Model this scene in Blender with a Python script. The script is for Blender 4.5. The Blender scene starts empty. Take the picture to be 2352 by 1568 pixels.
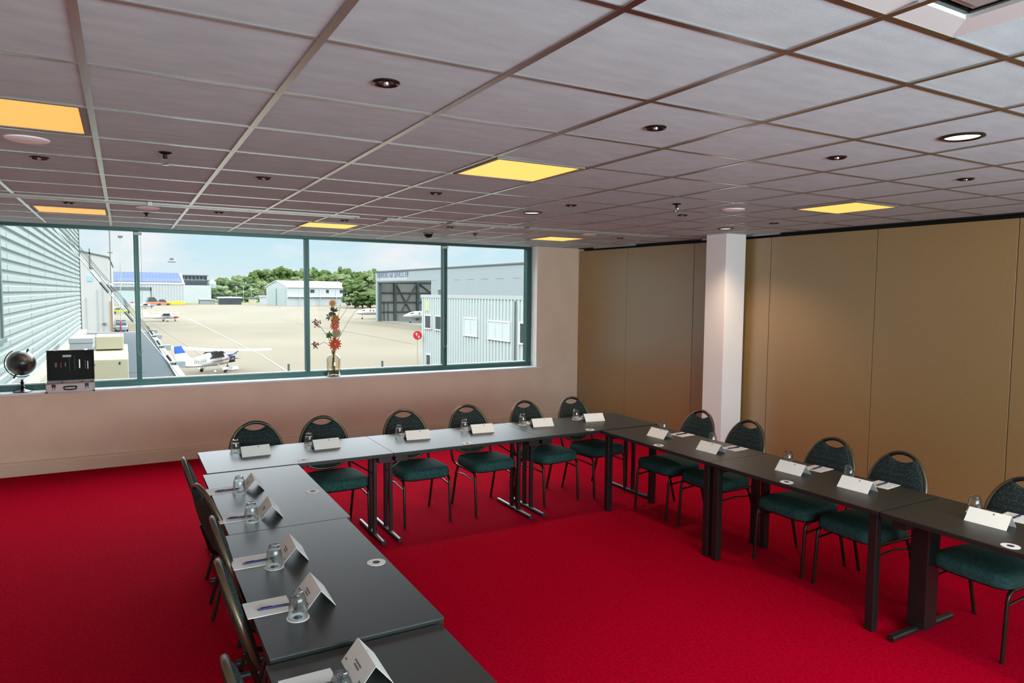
import bpy, math, random
from mathutils import Vector, Matrix, Quaternion
random.seed(7)
S = bpy.context.scene
COL = S.collection
PI = math.pi
CEIL = 2.70

# ---------------------------------------------------------------- helpers
def lin(c):
    return tuple(((v/255)/12.92 if v/255 <= .04045 else ((v/255+.055)/1.055)**2.4) for v in c)

class MB:
    """collects simple shapes into one mesh"""
    def __init__(s): s.v = []; s.f = []; s.M = Matrix.Identity(4)
    def add(s, vs, fs):
        n = len(s.v)
        s.v += [tuple(s.M @ Vector(p)) for p in vs]
        s.f += [tuple(n+i for i in q) for q in fs]
        return s
    def box(s, x0, x1, y0, y1, z0, z1):
        vs = [(x, y, z) for z in (z0, z1) for y in (y0, y1) for x in (x0, x1)]
        return s.add(vs, [(0,2,3,1),(4,5,7,6),(0,1,5,4),(2,6,7,3),(0,4,6,2),(1,3,7,5)])
    def prism(s, poly, off):
        n = len(poly); off = Vector(off)
        vs = [Vector(p) for p in poly]; vs += [p+off for p in vs]
        return s.add(vs, [tuple(range(n))[::-1], tuple(range(n, 2*n))] + [(i, (i+1) % n, n+(i+1) % n, n+i) for i in range(n)])
    def tube(s, pts, r, n=8, closed=False, cap=True, flat=1.0):
        pts = [Vector(p) for p in pts]; m = len(pts)
        rr = r if isinstance(r, (list, tuple)) else [r]*m
        def tan(i):
            a = pts[(i-1) % m] if (closed or i > 0) else pts[i]
            b = pts[(i+1) % m] if (closed or i < m-1) else pts[i]
            return (b-a).normalized()
        t = tan(0); up = Vector((0,0,1)) if abs(t.z) < .9 else Vector((1,0,0))
        u = t.cross(up).normalized(); vs = []
        for i in range(m):
            t2 = tan(i)
            q = t.rotation_difference(t2); u = (q @ u); u = (u - t2*u.dot(t2)).normalized(); t = t2
            w = t.cross(u)
            for k in range(n):
                a = 2*PI*k/n
                vs.append(pts[i] + u*math.cos(a)*rr[i] + w*math.sin(a)*rr[i]*flat)
        fs = []
        for i in range(m if closed else m-1):
            j = (i+1) % m
            for k in range(n):
                l = (k+1) % n
                fs.append((i*n+k, i*n+l, j*n+l, j*n+k))
        if cap and not closed:
            fs += [tuple(range(n))[::-1], tuple((m-1)*n+k for k in range(n))]
        return s.add(vs, fs)
    def lathe(s, prof, n=24, c=(0,0,0), cap=True):
        vs = []; fs = []; m = len(prof)
        for r, z in prof:
            for k in range(n):
                a = 2*PI*k/n; vs.append((c[0]+r*math.cos(a), c[1]+r*math.sin(a), c[2]+z))
        for i in range(m-1):
            for k in range(n):
                l = (k+1) % n; fs.append((i*n+k, i*n+l, (i+1)*n+l, (i+1)*n+k))
        if cap: fs += [tuple(range(n))[::-1], tuple((m-1)*n+k for k in range(n))]
        return s.add(vs, fs)
    def ball(s, c, r, nu=12, nv=8, jit=0.0, rnd=random):
        rx, ry, rz = r if isinstance(r, (tuple, list)) else (r, r, r)
        vs = [(c[0], c[1], c[2]-rz)]; fs = []
        for j in range(1, nv):
            p = -PI/2 + PI*j/nv
            for k in range(nu):
                a = 2*PI*k/nu; q = 1+rnd.uniform(-jit, jit)
                vs.append((c[0]+rx*q*math.cos(p)*math.cos(a), c[1]+ry*q*math.cos(p)*math.sin(a), c[2]+rz*q*math.sin(p)))
        vs.append((c[0], c[1], c[2]+rz)); t = len(vs)-1
        for k in range(nu):
            l = (k+1) % nu
            fs.append((0, 1+l, 1+k)); fs.append((t, 1+(nv-2)*nu+k, 1+(nv-2)*nu+l))
            for j in range(nv-2):
                fs.append((1+j*nu+k, 1+j*nu+l, 1+(j+1)*nu+l, 1+(j+1)*nu+k))
        return s.add(vs, fs)
    def loft(s, rings, cap=True):
        n = len(rings[0]); vs = [p for r in rings for p in r]; fs = []
        for i in range(len(rings)-1):
            for k in range(n):
                l = (k+1) % n; fs.append((i*n+k, i*n+l, (i+1)*n+l, (i+1)*n+k))
        if cap: fs += [tuple(range(n))[::-1], tuple((len(rings)-1)*n+k for k in range(n))]
        return s.add(vs, fs)
    def build(s, name, mat, parent=None, loc=(0,0,0), rotz=0, smooth=None, bevel=0, **props):
        me = bpy.data.meshes.new(name)
        me.from_pydata(s.v, [], s.f)
        import bmesh
        bm = bmesh.new(); bm.from_mesh(me); bmesh.ops.recalc_face_normals(bm, faces=bm.faces); bm.to_mesh(me); bm.free()
        if smooth:
            me.shade_smooth(); me.set_sharp_from_angle(angle=math.radians(smooth))
        me.materials.append(mat)
        o = bpy.data.objects.new(name, me); COL.objects.link(o)
        o.location = loc; o.rotation_euler = (0,0,rotz); o.parent = parent
        if bevel:
            b = o.modifiers.new('bevel', 'BEVEL'); b.width = bevel; b.segments = 2; b.limit_method = 'ANGLE'
        for k, v in props.items(): o[k] = v
        return o

def tag(o, label, cat, group=None, kind=None):
    o['label'] = label; o['category'] = cat
    if group: o['group'] = group
    if kind: o['kind'] = kind
    return o
def thing(name, label, cat, loc=(0,0,0), rotz=0, group=None):
    o = bpy.data.objects.new(name, None); COL.objects.link(o)
    o.location = loc; o.rotation_euler = (0,0,rotz); o.empty_display_size = .1
    return tag(o, label, cat, group)
def dup(root, loc, rotz, label=None, group=None):
    def cp(o, par):
        c = o.copy(); COL.objects.link(c); c.parent = par
        for ch in list(o.children): cp(ch, c)
        return c
    r = cp(root, None); r.location = loc; r.rotation_euler = (0,0,rotz)
    if label: r['label'] = label
    if group: r['group'] = group
    return r
def struct(o):
    o['kind'] = 'structure'; return o
def text_mesh(txt, size, name, mat, parent, M, extrude=0.0, xs=1.0):
    c = bpy.data.curves.new(name, 'FONT'); c.body = txt; c.size = size; c.extrude = extrude
    c.align_x = 'LEFT'; c.align_y = 'BOTTOM'
    t = bpy.data.objects.new(name+'_c', c); COL.objects.link(t)
    bpy.context.view_layer.update()
    me = bpy.data.meshes.new_from_object(t.evaluated_get(bpy.context.evaluated_depsgraph_get()))
    bpy.data.objects.remove(t); bpy.data.curves.remove(c)
    me.transform(M @ Matrix.Diagonal((xs,1,1,1))); me.materials.clear(); me.materials.append(mat)
    o = bpy.data.objects.new(name, me); COL.objects.link(o); o.parent = parent
    return o

# ---------------------------------------------------------------- materials
def principled(name, rgb, rough=.5, metal=0, spec=.5, ior=1.5, trans=0, alpha=1, coat=0):
    m = bpy.data.materials.new(name); m.use_nodes = True
    b = m.node_tree.nodes['Principled BSDF']
    b.inputs['Base Color'].default_value = (*lin(rgb), 1); b.inputs['Roughness'].default_value = rough
    b.inputs['Metallic'].default_value = metal; b.inputs['IOR'].default_value = ior
    b.inputs['Specular IOR Level'].default_value = spec
    b.inputs['Transmission Weight'].default_value = trans; b.inputs['Alpha'].default_value = alpha
    b.inputs['Coat Weight'].default_value = coat
    return m
def noisy(m, rgb2, scale=20, lo=.35, hi=.65, bump=0, bscale=None, detail=4, coord='Object', stretch=None):
    nt = m.node_tree; b = nt.nodes['Principled BSDF']
    tc = nt.nodes.new('ShaderNodeTexCoord'); src = tc.outputs[coord]
    if stretch:
        mp = nt.nodes.new('ShaderNodeMapping'); mp.inputs['Scale'].default_value = stretch
        nt.links.new(src, mp.inputs[0]); src = mp.outputs[0]
    n = nt.nodes.new('ShaderNodeTexNoise'); n.inputs['Scale'].default_value = scale; n.inputs['Detail'].default_value = detail
    nt.links.new(src, n.inputs['Vector'])
    r = nt.nodes.new('ShaderNodeValToRGB'); r.color_ramp.elements[0].position = lo; r.color_ramp.elements[1].position = hi
    r.color_ramp.elements[0].color = b.inputs['Base Color'].default_value; r.color_ramp.elements[1].color = (*lin(rgb2), 1)
    nt.links.new(n.outputs['Fac'], r.inputs[0]); nt.links.new(r.outputs[0], b.inputs['Base Color'])
    if bump:
        n2 = nt.nodes.new('ShaderNodeTexNoise'); n2.inputs['Scale'].default_value = bscale or scale; n2.inputs['Detail'].default_value = 3
        nt.links.new(src, n2.inputs['Vector'])
        bp = nt.nodes.new('ShaderNodeBump'); bp.inputs['Strength'].default_value = bump; bp.inputs['Distance'].default_value = .01
        nt.links.new(n2.outputs['Fac'], bp.inputs['Height']); nt.links.new(bp.outputs[0], b.inputs['Normal'])
    return m
def emis(name, rgb, k):
    m = bpy.data.materials.new(name); m.use_nodes = True
    b = m.node_tree.nodes['Principled BSDF']
    b.inputs['Base Color'].default_value = (*lin(rgb), 1)
    b.inputs['Emission Color'].default_value = (*lin(rgb), 1); b.inputs['Emission Strength'].default_value = k
    return m
def clear_glass(name, rgb=(245,252,250), refl=.06, rough=.0):
    # thin glass: transparent with a weak view-dependent reflection
    m = bpy.data.materials.new(name); m.use_nodes = True; nt = m.node_tree; nt.nodes.clear()
    o = nt.nodes.new('ShaderNodeOutputMaterial'); mx = nt.nodes.new('ShaderNodeMixShader')
    t = nt.nodes.new('ShaderNodeBsdfTransparent'); t.inputs[0].default_value = (*lin(rgb), 1)
    g = nt.nodes.new('ShaderNodeBsdfGlossy'); g.inputs['Roughness'].default_value = rough
    lw = nt.nodes.new('ShaderNodeLayerWeight'); lw.inputs[0].default_value = .3
    mu = nt.nodes.new('ShaderNodeMath'); mu.operation = 'MULTIPLY_ADD'; mu.inputs[1].default_value = refl*6; mu.inputs[2].default_value = refl*.5
    nt.links.new(lw.outputs['Fresnel'], mu.inputs[0]); nt.links.new(mu.outputs[0], mx.inputs[0])
    nt.links.new(t.outputs[0], mx.inputs[1]); nt.links.new(g.outputs[0], mx.inputs[2]); nt.links.new(mx.outputs[0], o.inputs[0])
    return m

M = {}
M['carpet'] = noisy(principled('carpet_red', (146,0,18), .95, spec=.02), (182,0,40), 55, .3, .7, bump=.6, bscale=260)
M['wall'] = noisy(principled('wall_paint', (228,206,184), .7, spec=.25), (234,212,190), 3, bump=.05, bscale=120)
M['white'] = principled('white_paint', (248,244,244), .55)
M['sill'] = principled('sill_laminate', (225,228,232), .25, spec=.6)
M['tile'] = noisy(principled('mineral_fibre_tile', (190,211,216), .85, spec=.15), (178,198,203), 6, .3, .7, bump=.08, bscale=90, detail=8, stretch=(1,3,1))
M['tbar'] = principled('grid_bar_metal', (186,184,182), .25, metal=1.0)
M['frame'] = principled('green_aluminium', (58,92,88), .35, metal=.5)
M['bead'] = principled('white_bead', (210,222,222), .4)
M['partition'] = noisy(principled('partition_fabric', (148,118,72), .32, spec=.8, ior=1.8), (158,128,82), 160, .4, .6, bump=.1, bscale=300, detail=2)
M['track'] = principled('black_track', (22,22,22), .5)
M['alu'] = principled('aluminium', (196,198,200), .3, metal=.8)
M['table'] = noisy(principled('table_laminate', (31,34,33), .42, spec=.85, ior=1.5), (36,36,32), 26, stretch=(1,6,1), detail=6)
M['tedge'] = principled('table_edge_band', (22,24,23), .45)
M['tsteel'] = principled('black_leg_steel', (20,20,21), .35, spec=.6)
M['tfoot'] = principled('grey_foot_tube', (64,66,70), .3, metal=.5)
M['csteel'] = principled('dark_bronze_tube', (46,40,34), .28, metal=.6)
M['ctrim'] = principled('bronze_back_trim', (96,84,66), .33, metal=.55)
M['chrome'] = principled('chrome', (190,188,186), .15, metal=1)
M['fabric'] = noisy(principled('green_fabric', (26,60,58), .8, spec=.3), (38,80,76), 60, bump=.2, bscale=500)
M['paper'] = principled('white_card', (232,226,222), .6)
M['ink'] = principled('grey_print', (120,116,118), .7)
M['logo'] = principled('dark_blue_emblem', (40,36,74), .6)
M['penblue'] = principled('blue_pen_barrel', (14,24,92), .3)
M['penblack'] = principled('black_pen_grip', (16,18,34), .4)
M['cardin'] = principled('dark_card_underside', (44,66,64), .6)
M['glass'] = clear_glass('window_glass', (252,254,254), .003)
M['tumbler'] = clear_glass('tumbler_glass', (246,248,248), .07, .02)
M['vase'] = clear_glass('amber_tinted_glass', (240,232,214), .10, .02)
M['black'] = principled('black_plastic', (14,14,15), .35)
M['darkint'] = principled('dark_foam', (30,32,30), .8)
M['casealu'] = principled('case_shell', (196,188,186), .4, metal=.2)
# fabric with small raised light dots for the backrests
def dotted():
    m = principled('dotted_fabric', (26,38,38), .8, spec=.3); nt = m.node_tree; b = nt.nodes['Principled BSDF']
    tc = nt.nodes.new('ShaderNodeTexCoord'); v = nt.nodes.new('ShaderNodeTexVoronoi'); v.inputs['Scale'].default_value = 78
    v.inputs['Randomness'].default_value = .55
    nt.links.new(tc.outputs['Object'], v.inputs['Vector'])
    r = nt.nodes.new('ShaderNodeValToRGB'); r.color_ramp.elements[0].position = .20; r.color_ramp.elements[1].position = .30
    r.color_ramp.elements[0].color = (*lin((74,88,84)), 1); r.color_ramp.elements[1].color = (*lin((24,36,36)), 1)
    nt.links.new(v.outputs['Distance'], r.inputs[0]); nt.links.new(r.outputs[0], b.inputs['Base Color'])
    return m
M['dots'] = dotted()
M['led'] = emis('warm_led_diffuser', (255,206,104), .66)
M['ledo'] = emis('orange_led_diffuser', (255,182,92), .60)
M['lamp'] = emis('lit_lamp_glass', (255,226,206), 3.0)

# ---------------------------------------------------------------- room shell
XL, YB, YW = -2.3, -2.6, 8.92
P0, P1, P2 = (6.215, YW), (6.43, 6.40), (6.68, YB)          # line of the partition wall
struct(MB().box(XL, 6.75, YB, YW+.3, -.12, 0).build('floor', M['carpet']))
def ceiling():
    mb = MB()
    # plain slab with an opening for the air unit
    ax0, ax1, ay0, ay1 = 1.395, 2.005, .505, 1.113
    mb.box(XL, ax0, YB, YW+.3, CEIL, CEIL+.05); mb.box(ax1, 6.75, YB, YW+.3, CEIL, CEIL+.05)
    mb.box(ax0, ax1, YB, ay0, CEIL, CEIL+.05); mb.box(ax0, ax1, ay1, YW+.3, CEIL, CEIL+.05)
    c = struct(mb.build('ceiling', M['tile']))
    g = MB(); b = .0125; d = .005
    k = -3
    while -.692+.6*k < 6.5:
        x = -.692+.6*k
        if x > XL+.05:
            g.box(x-b, x+b, YB+.02, 6.36, CEIL-d, CEIL+.001); g.box(x-b, x+b, 6.56, YW-.02, CEIL-d, CEIL+.001)
        k += 1
    ys = [1.413+.6*j for j in range(9)] + [1.113-.6*j for j in range(8)] + [6.56, 7.15, 7.75, 8.35]
    for y in ys:
        g.box(XL+.02, (1.4 if .4 < y < 1.2 else 6.4) if y > .6 or y < .4 else 1.39, y-.011, y+.011, CEIL-d*.8, CEIL+.001)
        if .4 < y < 1.2: g.box(2.005, 6.4, y-.011, y+.011, CEIL-d*.8, CEIL+.001)
    g.box(1.39, 2.01, 1.113-.011, 1.113+.011, CEIL-d*.8, CEIL+.001)
    g.build('ceiling_grid', M['tbar'], c)
ceiling()
# front (window) wall with reveal, left, back walls
WX0, WX1 = -2.05, 5.46
mb = MB().box(XL, 6.5, YW, YW+.3, -.12, .86)
mb.box(WX1, 6.5, YW, YW+.3, .86, CEIL+.05).box(XL-.1, WX0, YW, YW+.3, .86, CEIL+.05)
struct(mb.build('wall_front', M['wall']))
struct(MB().box(XL-.15, XL, YB-.15, YW+.3, -.12, CEIL+.05).build('wall_left', M['wall']))
mb = MB().box(XL, 6.75, YB-.2, YB, -.12, .9).box(XL, 6.75, YB-.2, YB, 2.55, CEIL+.05)
mb.box(XL, -1.9, YB-.2, YB, .9, 2.55).box(6.3, 6.75, YB-.2, YB, .9, 2.55)
struct(mb.build('wall_back', M['wall']))
# base duct along the window wall
struct(MB().prism([(0,8.86,0),(0,8.86,.128),(0,8.878,.140),(0,YW,.146),(0,YW,0)], (8.2,0,0)).build('baseboard_front', M['wall'], loc=(-2.0,0,0)))
# sill
struct(MB().box(WX0, 5.515, 8.865, YW, .862, .888).box(WX0, WX1, YW, 9.12, .862, .888).build('trim_1', M['sill'], bevel=.004))
struct(MB().box(WX1-.004, WX1+.0, YW-.001, 9.1, .888, CEIL).build('trim_2', M['white']))
# window
w = MB()
fr0, fr1 = 9.08, 9.18
w.box(WX0, WX1, fr0, fr1, .888, .95).box(WX0, WX1, fr0, fr1, CEIL-.035, CEIL)
w.box(5.372, WX1-.004, fr0, fr1, .95, CEIL-.035).box(WX0, WX0+.06, fr0, fr1, .95, CEIL-.035)
win = struct(w.build('window_1', M['frame'], bevel=.003))
mull = [(-1.80,-1.75), (.121,.172), (2.055,2.102), (3.990,4.040)]
for a, b in mull:
    MB().box(a, b, fr0-.02, fr1, .95, CEIL-.035).build('mullion', M['frame'], win, bevel=.004)
xs = [WX0+.06] + [v for m in mull for v in m] + [5.372]
for i in range(0, len(xs), 2):
    a, b = xs[i], xs[i+1]
    bd = MB().box(a, b, fr0+.02, fr1-.02, .95, .962)
    bd.build('glazing_bead', M['bead'], win)
    MB().box(a, b, 9.128, 9.134, .962, CEIL-.035).build('pane', M['glass'], win)
# added rear window, unseen behind the camera, to let in light: frame and glass
w = MB().box(-1.9, 6.3, YB-.12, YB-.06, .9, .96).box(-1.9, 6.3, YB-.12, YB-.06, 2.49, 2.55)
for k in range(5): w.box(-1.9+k*2.04, -1.84+k*2.04, YB-.12, YB-.06, .96, 2.49)
struct(w.build('added_rear_window', M['frame']))
# movable partition: fabric panels with narrow joints under a black track
def lerp(a, b, t): return (a[0]+(b[0]-a[0])*t, a[1]+(b[1]-a[1])*t)
def partition():
    root = struct(MB().add([(P0[0]+.1,P0[1],0),(P1[0]+.1,P1[1],0),(P2[0]+.1,P2[1],0),(P2[0]+.1,P2[1],CEIL),(P1[0]+.1,P1[1],CEIL),(P0[0]+.1,P0[1],CEIL)],
                           [(0,1,4,5),(1,2,3,4)]).build('wall_right', M['track']))
    def seg(A, B, cuts, z1):
        L = math.hypot(B[0]-A[0], B[1]-A[1]); ts = [0]+cuts+[1]
        for a, b in zip(ts[:-1], ts[1:]):
            p = lerp(A, B, a+.003/L); q = lerp(A, B, b-.003/L)
            MB().prism([(p[0],p[1],.01),(q[0],q[1],.01),(q[0],q[1],z1),(p[0],p[1],z1)], (.08,.004,0)).build('partition_panel', M['partition'], root, bevel=.003)
    def ty(A, B, y): return (y-A[1])/(B[1]-A[1])
    seg(P0, P1, [ty(P0,P1,7.85), ty(P0,P1,6.62)], CEIL-.045)
    seg(P1, P2, [ty(P1,P2,v) for v in (5.45, 4.20, 2.98, 1.75, .5, -.75, -2.0)], CEIL-.045)
    t = MB()
    for A, B in ((P0,P1),(P1,P2)):
        t.prism([(A[0]-.012,A[1],CEIL-.012),(B[0]-.012,B[1],CEIL-.012),(B[0]+.1,B[1],CEIL-.012),(A[0]+.1,A[1],CEIL-.012)], (0,0,.012))
    t.build('track_rail', M['track'], root)
    t = MB()
    for A, B in ((lerp(P0,P1,.15),lerp(P0,P1,.5)), (lerp(P0,P1,.97),P1), (lerp(P1,P2,.06),lerp(P1,P2,.12))):
        t.prism([(A[0]-.03,A[1],CEIL-.02),(B[0]-.03,B[1],CEIL-.02),(B[0]-.012,B[1],CEIL-.02),(A[0]-.012,A[1],CEIL-.02)], (0,0,.018))
    t.build('rail_clip', M['alu'], root)
partition()
struct(MB().box(6.045, 6.362, 5.735, 6.045, 0, CEIL).build('trim_3', M['white'], bevel=.003, label='square white structural column in front of the partition'))

# ---------------------------------------------------------------- ceiling fittings
M['ledframe'] = principled('panel_frame', (128,122,118), .5)
def led(x, y, mat, label, s=.262, sy=.262):
    t = thing('ceiling_panel_light', label, 'ceiling light', (x, y, CEIL), 0, 'square panel lights in the ceiling')
    f = MB(); e = s+.018; ey = sy+.018
    f.box(-e, e, -ey, -sy, -.010, -.001).box(-e, e, sy, ey, -.010, -.001).box(-e, -s, -sy, sy, -.010, -.001).box(s, e, -sy, sy, -.010, -.001)
    f.build('frame', M['ledframe'], t)
    MB().box(-s, s, -sy, sy, -.006, -.002).build('diffuser', mat, t)
    return t
for x, y, m, l in [(-.395, 3.475, 'ledo', 'glowing orange square ceiling panel nearest the camera on the left, cut by the left edge'),
                   (2.005, 3.51, 'led', 'glowing yellow square ceiling panel in the middle of the room above the open floor'),
                   (5.06, 3.55, 'led', 'glowing yellow square ceiling panel near the tan partition wall'),
                   (-.38, 7.37, 'ledo', 'narrow-looking orange ceiling panel by the window above the globe'),
                   (1.93, 7.43, 'led', 'narrow-looking yellow ceiling panel by the window above the second mullion'),
                   (4.86, 7.48, 'led', 'pale yellow ceiling panel by the window nearest the room corner')]:
    led(x, y, M[m], l)
led(.8, -1.3, M['led'], 'square ceiling panel light behind the camera, left one'); led(4.4, -1.3, M['led'], 'square ceiling panel light behind the camera, right one')

def spot():
    t = thing('recessed_spotlight', '', 'spotlight', group='small recessed spotlights in the ceiling')
    MB().lathe([(.047,0),(.047,-.004),(.041,-.008),(.036,-.006),(.033,.001)], 24, cap=False).build('ring', M['chromed'], t, smooth=50)
    MB().lathe([(.034,-.001),(.028,-.003),(.001,-.003)], 20, cap=False).build('recess', M['black'], t)
    MB().lathe([(.012,-.003),(.010,-.010),(.0005,-.012)], 12).build('lamp_cap', M['chrome'], t, smooth=50)
    return t
M['chromed'] = principled('dark_chrome', (70,66,62), .25, metal=.9)
s0 = spot(); first = True
spots = [(.8,2.307,'small dark recessed spotlight nearest the camera, left of the open floor'),
 (2.0,2.316,'small dark recessed spotlight between the middle yellow panel and the camera'),
 (3.21,2.315,'small dark recessed spotlight halfway between the middle panel and the lit round downlight'),
 (4.43,2.325,'small dark recessed spotlight right of the lit round downlight, near the right picture edge'),
 (-.375,4.57,'small recessed spotlight just beyond the left orange panel and round white valve'),
 (.79,4.60,'small recessed spotlight right of the left sprinkler'),
 (1.97,4.62,'small recessed spotlight beyond the middle yellow panel, on its left'),
 (3.15,4.64,'small recessed spotlight between the second lit downlight and the middle yellow panel'),
 (4.36,4.66,'small recessed spotlight just behind the right sprinkler'),
 (5.57,4.68,'small recessed spotlight in front of the white column top'),
 (-.37,6.78,'small recessed spotlight just in front of the orange panel by the window'),
 (.78,6.82,'small recessed spotlight right of the round white valve by the window'),
 (1.94,6.85,'small recessed spotlight in front of the yellow panel by the window'),
 (3.10,6.88,'small recessed spotlight in front of the dark dome detector'),
 (5.47,6.95,'small recessed spotlight by the partition near the room corner')]
for x, y, l in spots:
    if first: s0.location = (x, y, CEIL); s0['label'] = l; first = False
    else: dup(s0, (x, y, CEIL), 0, l)

def downlight(x, y, l, r=.088):
    t = thing('round_downlight', l, 'downlight', (x, y, CEIL), 0, 'lit round downlights')
    MB().lathe([(r,0),(r,-.006),(r*.86,-.010),(r*.80,-.004),(r*.78,.0)], 32, cap=False).build('ring', M['chromed'], t, smooth=50)
    MB().lathe([(r*.8,-.004),(r*.8,-.0015),(.001,-.0015)], 32, cap=False).build('lamp_glass', M['lamp'], t)
    L = bpy.data.lights.new('downlight_beam', 'SPOT'); L.energy = 40; L.color = (1,.72,.5); L.spot_size = math.radians(125); L.spot_blend = .8; L.shadow_soft_size = .06
    o = bpy.data.objects.new('downlight_beam', L); COL.objects.link(o); o.parent = t; o.location = (0,0,-.03)
    return t
downlight(3.262, 1.735, 'large lit round downlight near the right side, closest to the camera')
downlight(3.15, 5.25, 'lit round downlight in the middle of the far ceiling, in front of the grey slot')
downlight(5.60, 5.33, 'lit round downlight right above the white column')

def valve(x, y, l):
    o = MB().lathe([(.093,0),(.090,-.006),(.062,-.014),(.020,-.012),(.0005,-.012)], 32).build('ceiling_air_valve', M['white'], loc=(x,y,CEIL), smooth=40)
    return tag(o, l, 'air valve', 'round white air valves')
valve(-.378, 4.045, 'round white air valve behind the left orange panel')
valve(.206, 6.80, 'round white air valve by the window left of the second sprinkler')
valve(4.42, 4.13, 'round pale air valve near the partition left of the right yellow panel')
valve(4.82, 6.72, 'round pale air valve beside the pale yellow corner panel')

def sprinkler(x, y, l, first=[None]):
    if first[0]: return dup(first[0], (x,y,CEIL), 0, l)
    t = thing('fire_sprinkler', l, 'sprinkler', (x,y,CEIL), 0, 'pendent fire sprinklers')
    MB().lathe([(.036,0),(.034,-.005),(.014,-.012),(.012,-.012)], 20).build('rosette', M['chromed'], t, smooth=50)
    MB().lathe([(.011,-.010),(.011,-.032),(.007,-.034)], 12).build('stem', M['chromed'], t)
    MB().tube([(-.012,0,-.032),(-.016,0,-.045),(-.004,0,-.060)], .0022, 6).tube([(.012,0,-.032),(.016,0,-.045),(.004,0,-.060)], .0022, 6).build('yoke', M['chrome'], t)
    MB().lathe([(.004,-.056),(.020,-.062),(.020,-.065),(.003,-.066)], 16).build('deflector', M['chrome'], t)
    first[0] = t; return t
sprinkler(.209, 4.05, 'fire sprinkler hanging between the left orange panel and the long grid line')
sprinkler(3.79, 4.12, 'fire sprinkler hanging left of the pale air valve near the partition')
sprinkler(.208, 7.25, 'fire sprinkler by the window just left of the first mullion')
sprinkler(3.68, 7.45, 'fire sprinkler by the window right of the dark dome detector')
t = thing('dome_detector', 'small dark dome motion detector hanging above the window', 'detector', (3.154, 7.62, CEIL))
MB().lathe([(.062,0),(.062,-.02),(.056,-.024)], 24).build('base', principled('grey_plastic', (120,116,108), .5), t, smooth=50)
MB().lathe([(.055,-.022),(.046,-.05),(.022,-.066),(.001,-.068)], 24, cap=False).build('dome', M['black'], t, smooth=60)
t = thing('ceiling_sensor', 'tiny white sensor box beside the long grey slot diffuser, by the window', 'sensor', (.21, 6.36, CEIL))
MB().box(-.016,.016,-.014,.014,-.03,0).build('housing', M['white'], t, bevel=.003)
MB().box(-.006,.006,-.018,-.014,-.022,-.010).build('lens', M['sill'], t)

def slot(x0, x1, l):
    t = thing('slot_diffuser', l, 'air diffuser', (x0, 6.46, CEIL), 0, 'linear slot diffusers before the window')
    L = x1-x0; m = principled('pale_slot_aluminium', (176,174,168), .35, metal=.4)
    MB().box(0, L, -.080, -.048, -.014, -.001).box(0, L, .048, .080, -.014, -.001).box(0, .01, -.05, .05, -.014, -.001).box(L-.01, L, -.05, .05, -.014, -.001).build('frame', m, t)
    MB().box(.01, L-.01, -.048, .048, -.004, -.001).build('recess', M['black'], t)
    b = MB(); k = 0
    while .05+k*.14 < L-.1:
        x = .05+k*.14; b.prism([(x,-.045,-.012),(x+.10,-.045,-.012),(x+.13,.045,-.006),(x+.03,.045,-.006)], (0,0,.003)); k += 1
    b.build('blade', m, t)
slot(-2.0, 1.95, 'long pale slot diffuser before the window, longest and farthest left')
slot(2.22, 2.84, 'short pale slot diffuser left of the dome detector')
slot(2.90, 3.74, 'pale slot diffuser right of the dome detector')
slot(3.80, 5.75, 'darker slot diffuser between the pale ones and the partition')

# cassette air unit (its corner is in view top right)
t = thing('air_conditioning_cassette', 'white ceiling air unit with perforated grille in the top right corner', 'air conditioner', (1.70, .809, CEIL))
f = MB(); e = .303
for a in range(4):
    f.M = Matrix.Rotation(a*PI/2, 4, 'Z')
    f.prism([(-e,-e,-.004),(e,-e,-.004),(e-.085,-e+.085,.004),(-e+.085,-e+.085,.004)], (0,0,.02))
f.M = Matrix.Identity(4)
f.build('frame', principled('grey_white_frame', (196,200,200), .5), t)
f = MB()
for a in range(4):
    f.M = Matrix.Rotation(a*PI/2, 4, 'Z')
    f.box(-.21, .21, -.218, -.205, .015, .12)
f.M = Matrix.Identity(4); f.box(-.22,.22,-.22,.22,.12,.125)
f.build('air_slot', M['black'], t)
def perforated():
    m = principled('perforated_steel', (150,150,148), .5); nt = m.node_tree; b = nt.nodes['Principled BSDF']
    tc = nt.nodes.new('ShaderNodeTexCoord'); v = nt.nodes.new('ShaderNodeTexVoronoi'); v.inputs['Scale'].default_value = 190; v.inputs['Randomness'].default_value = 0
    nt.links.new(tc.outputs['Object'], v.inputs['Vector'])
    r = nt.nodes.new('ShaderNodeValToRGB'); r.color_ramp.elements[0].position = .3; r.color_ramp.elements[1].position = .38
    r.color_ramp.elements[0].color = (*lin((40,42,40)), 1); r.color_ramp.elements[1].color = (*lin((168,168,164)), 1)
    nt.links.new(v.outputs['Distance'], r.inputs[0]); nt.links.new(r.outputs[0], b.inputs['Base Color']); return m
MB().box(-.165,.165,-.165,.165,.006,.012).build('grille', perforated(), t)
MB().box(-.185,.185,-.185,.185,.012,.02).build('grille_frame', M['alu'], t)

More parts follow.
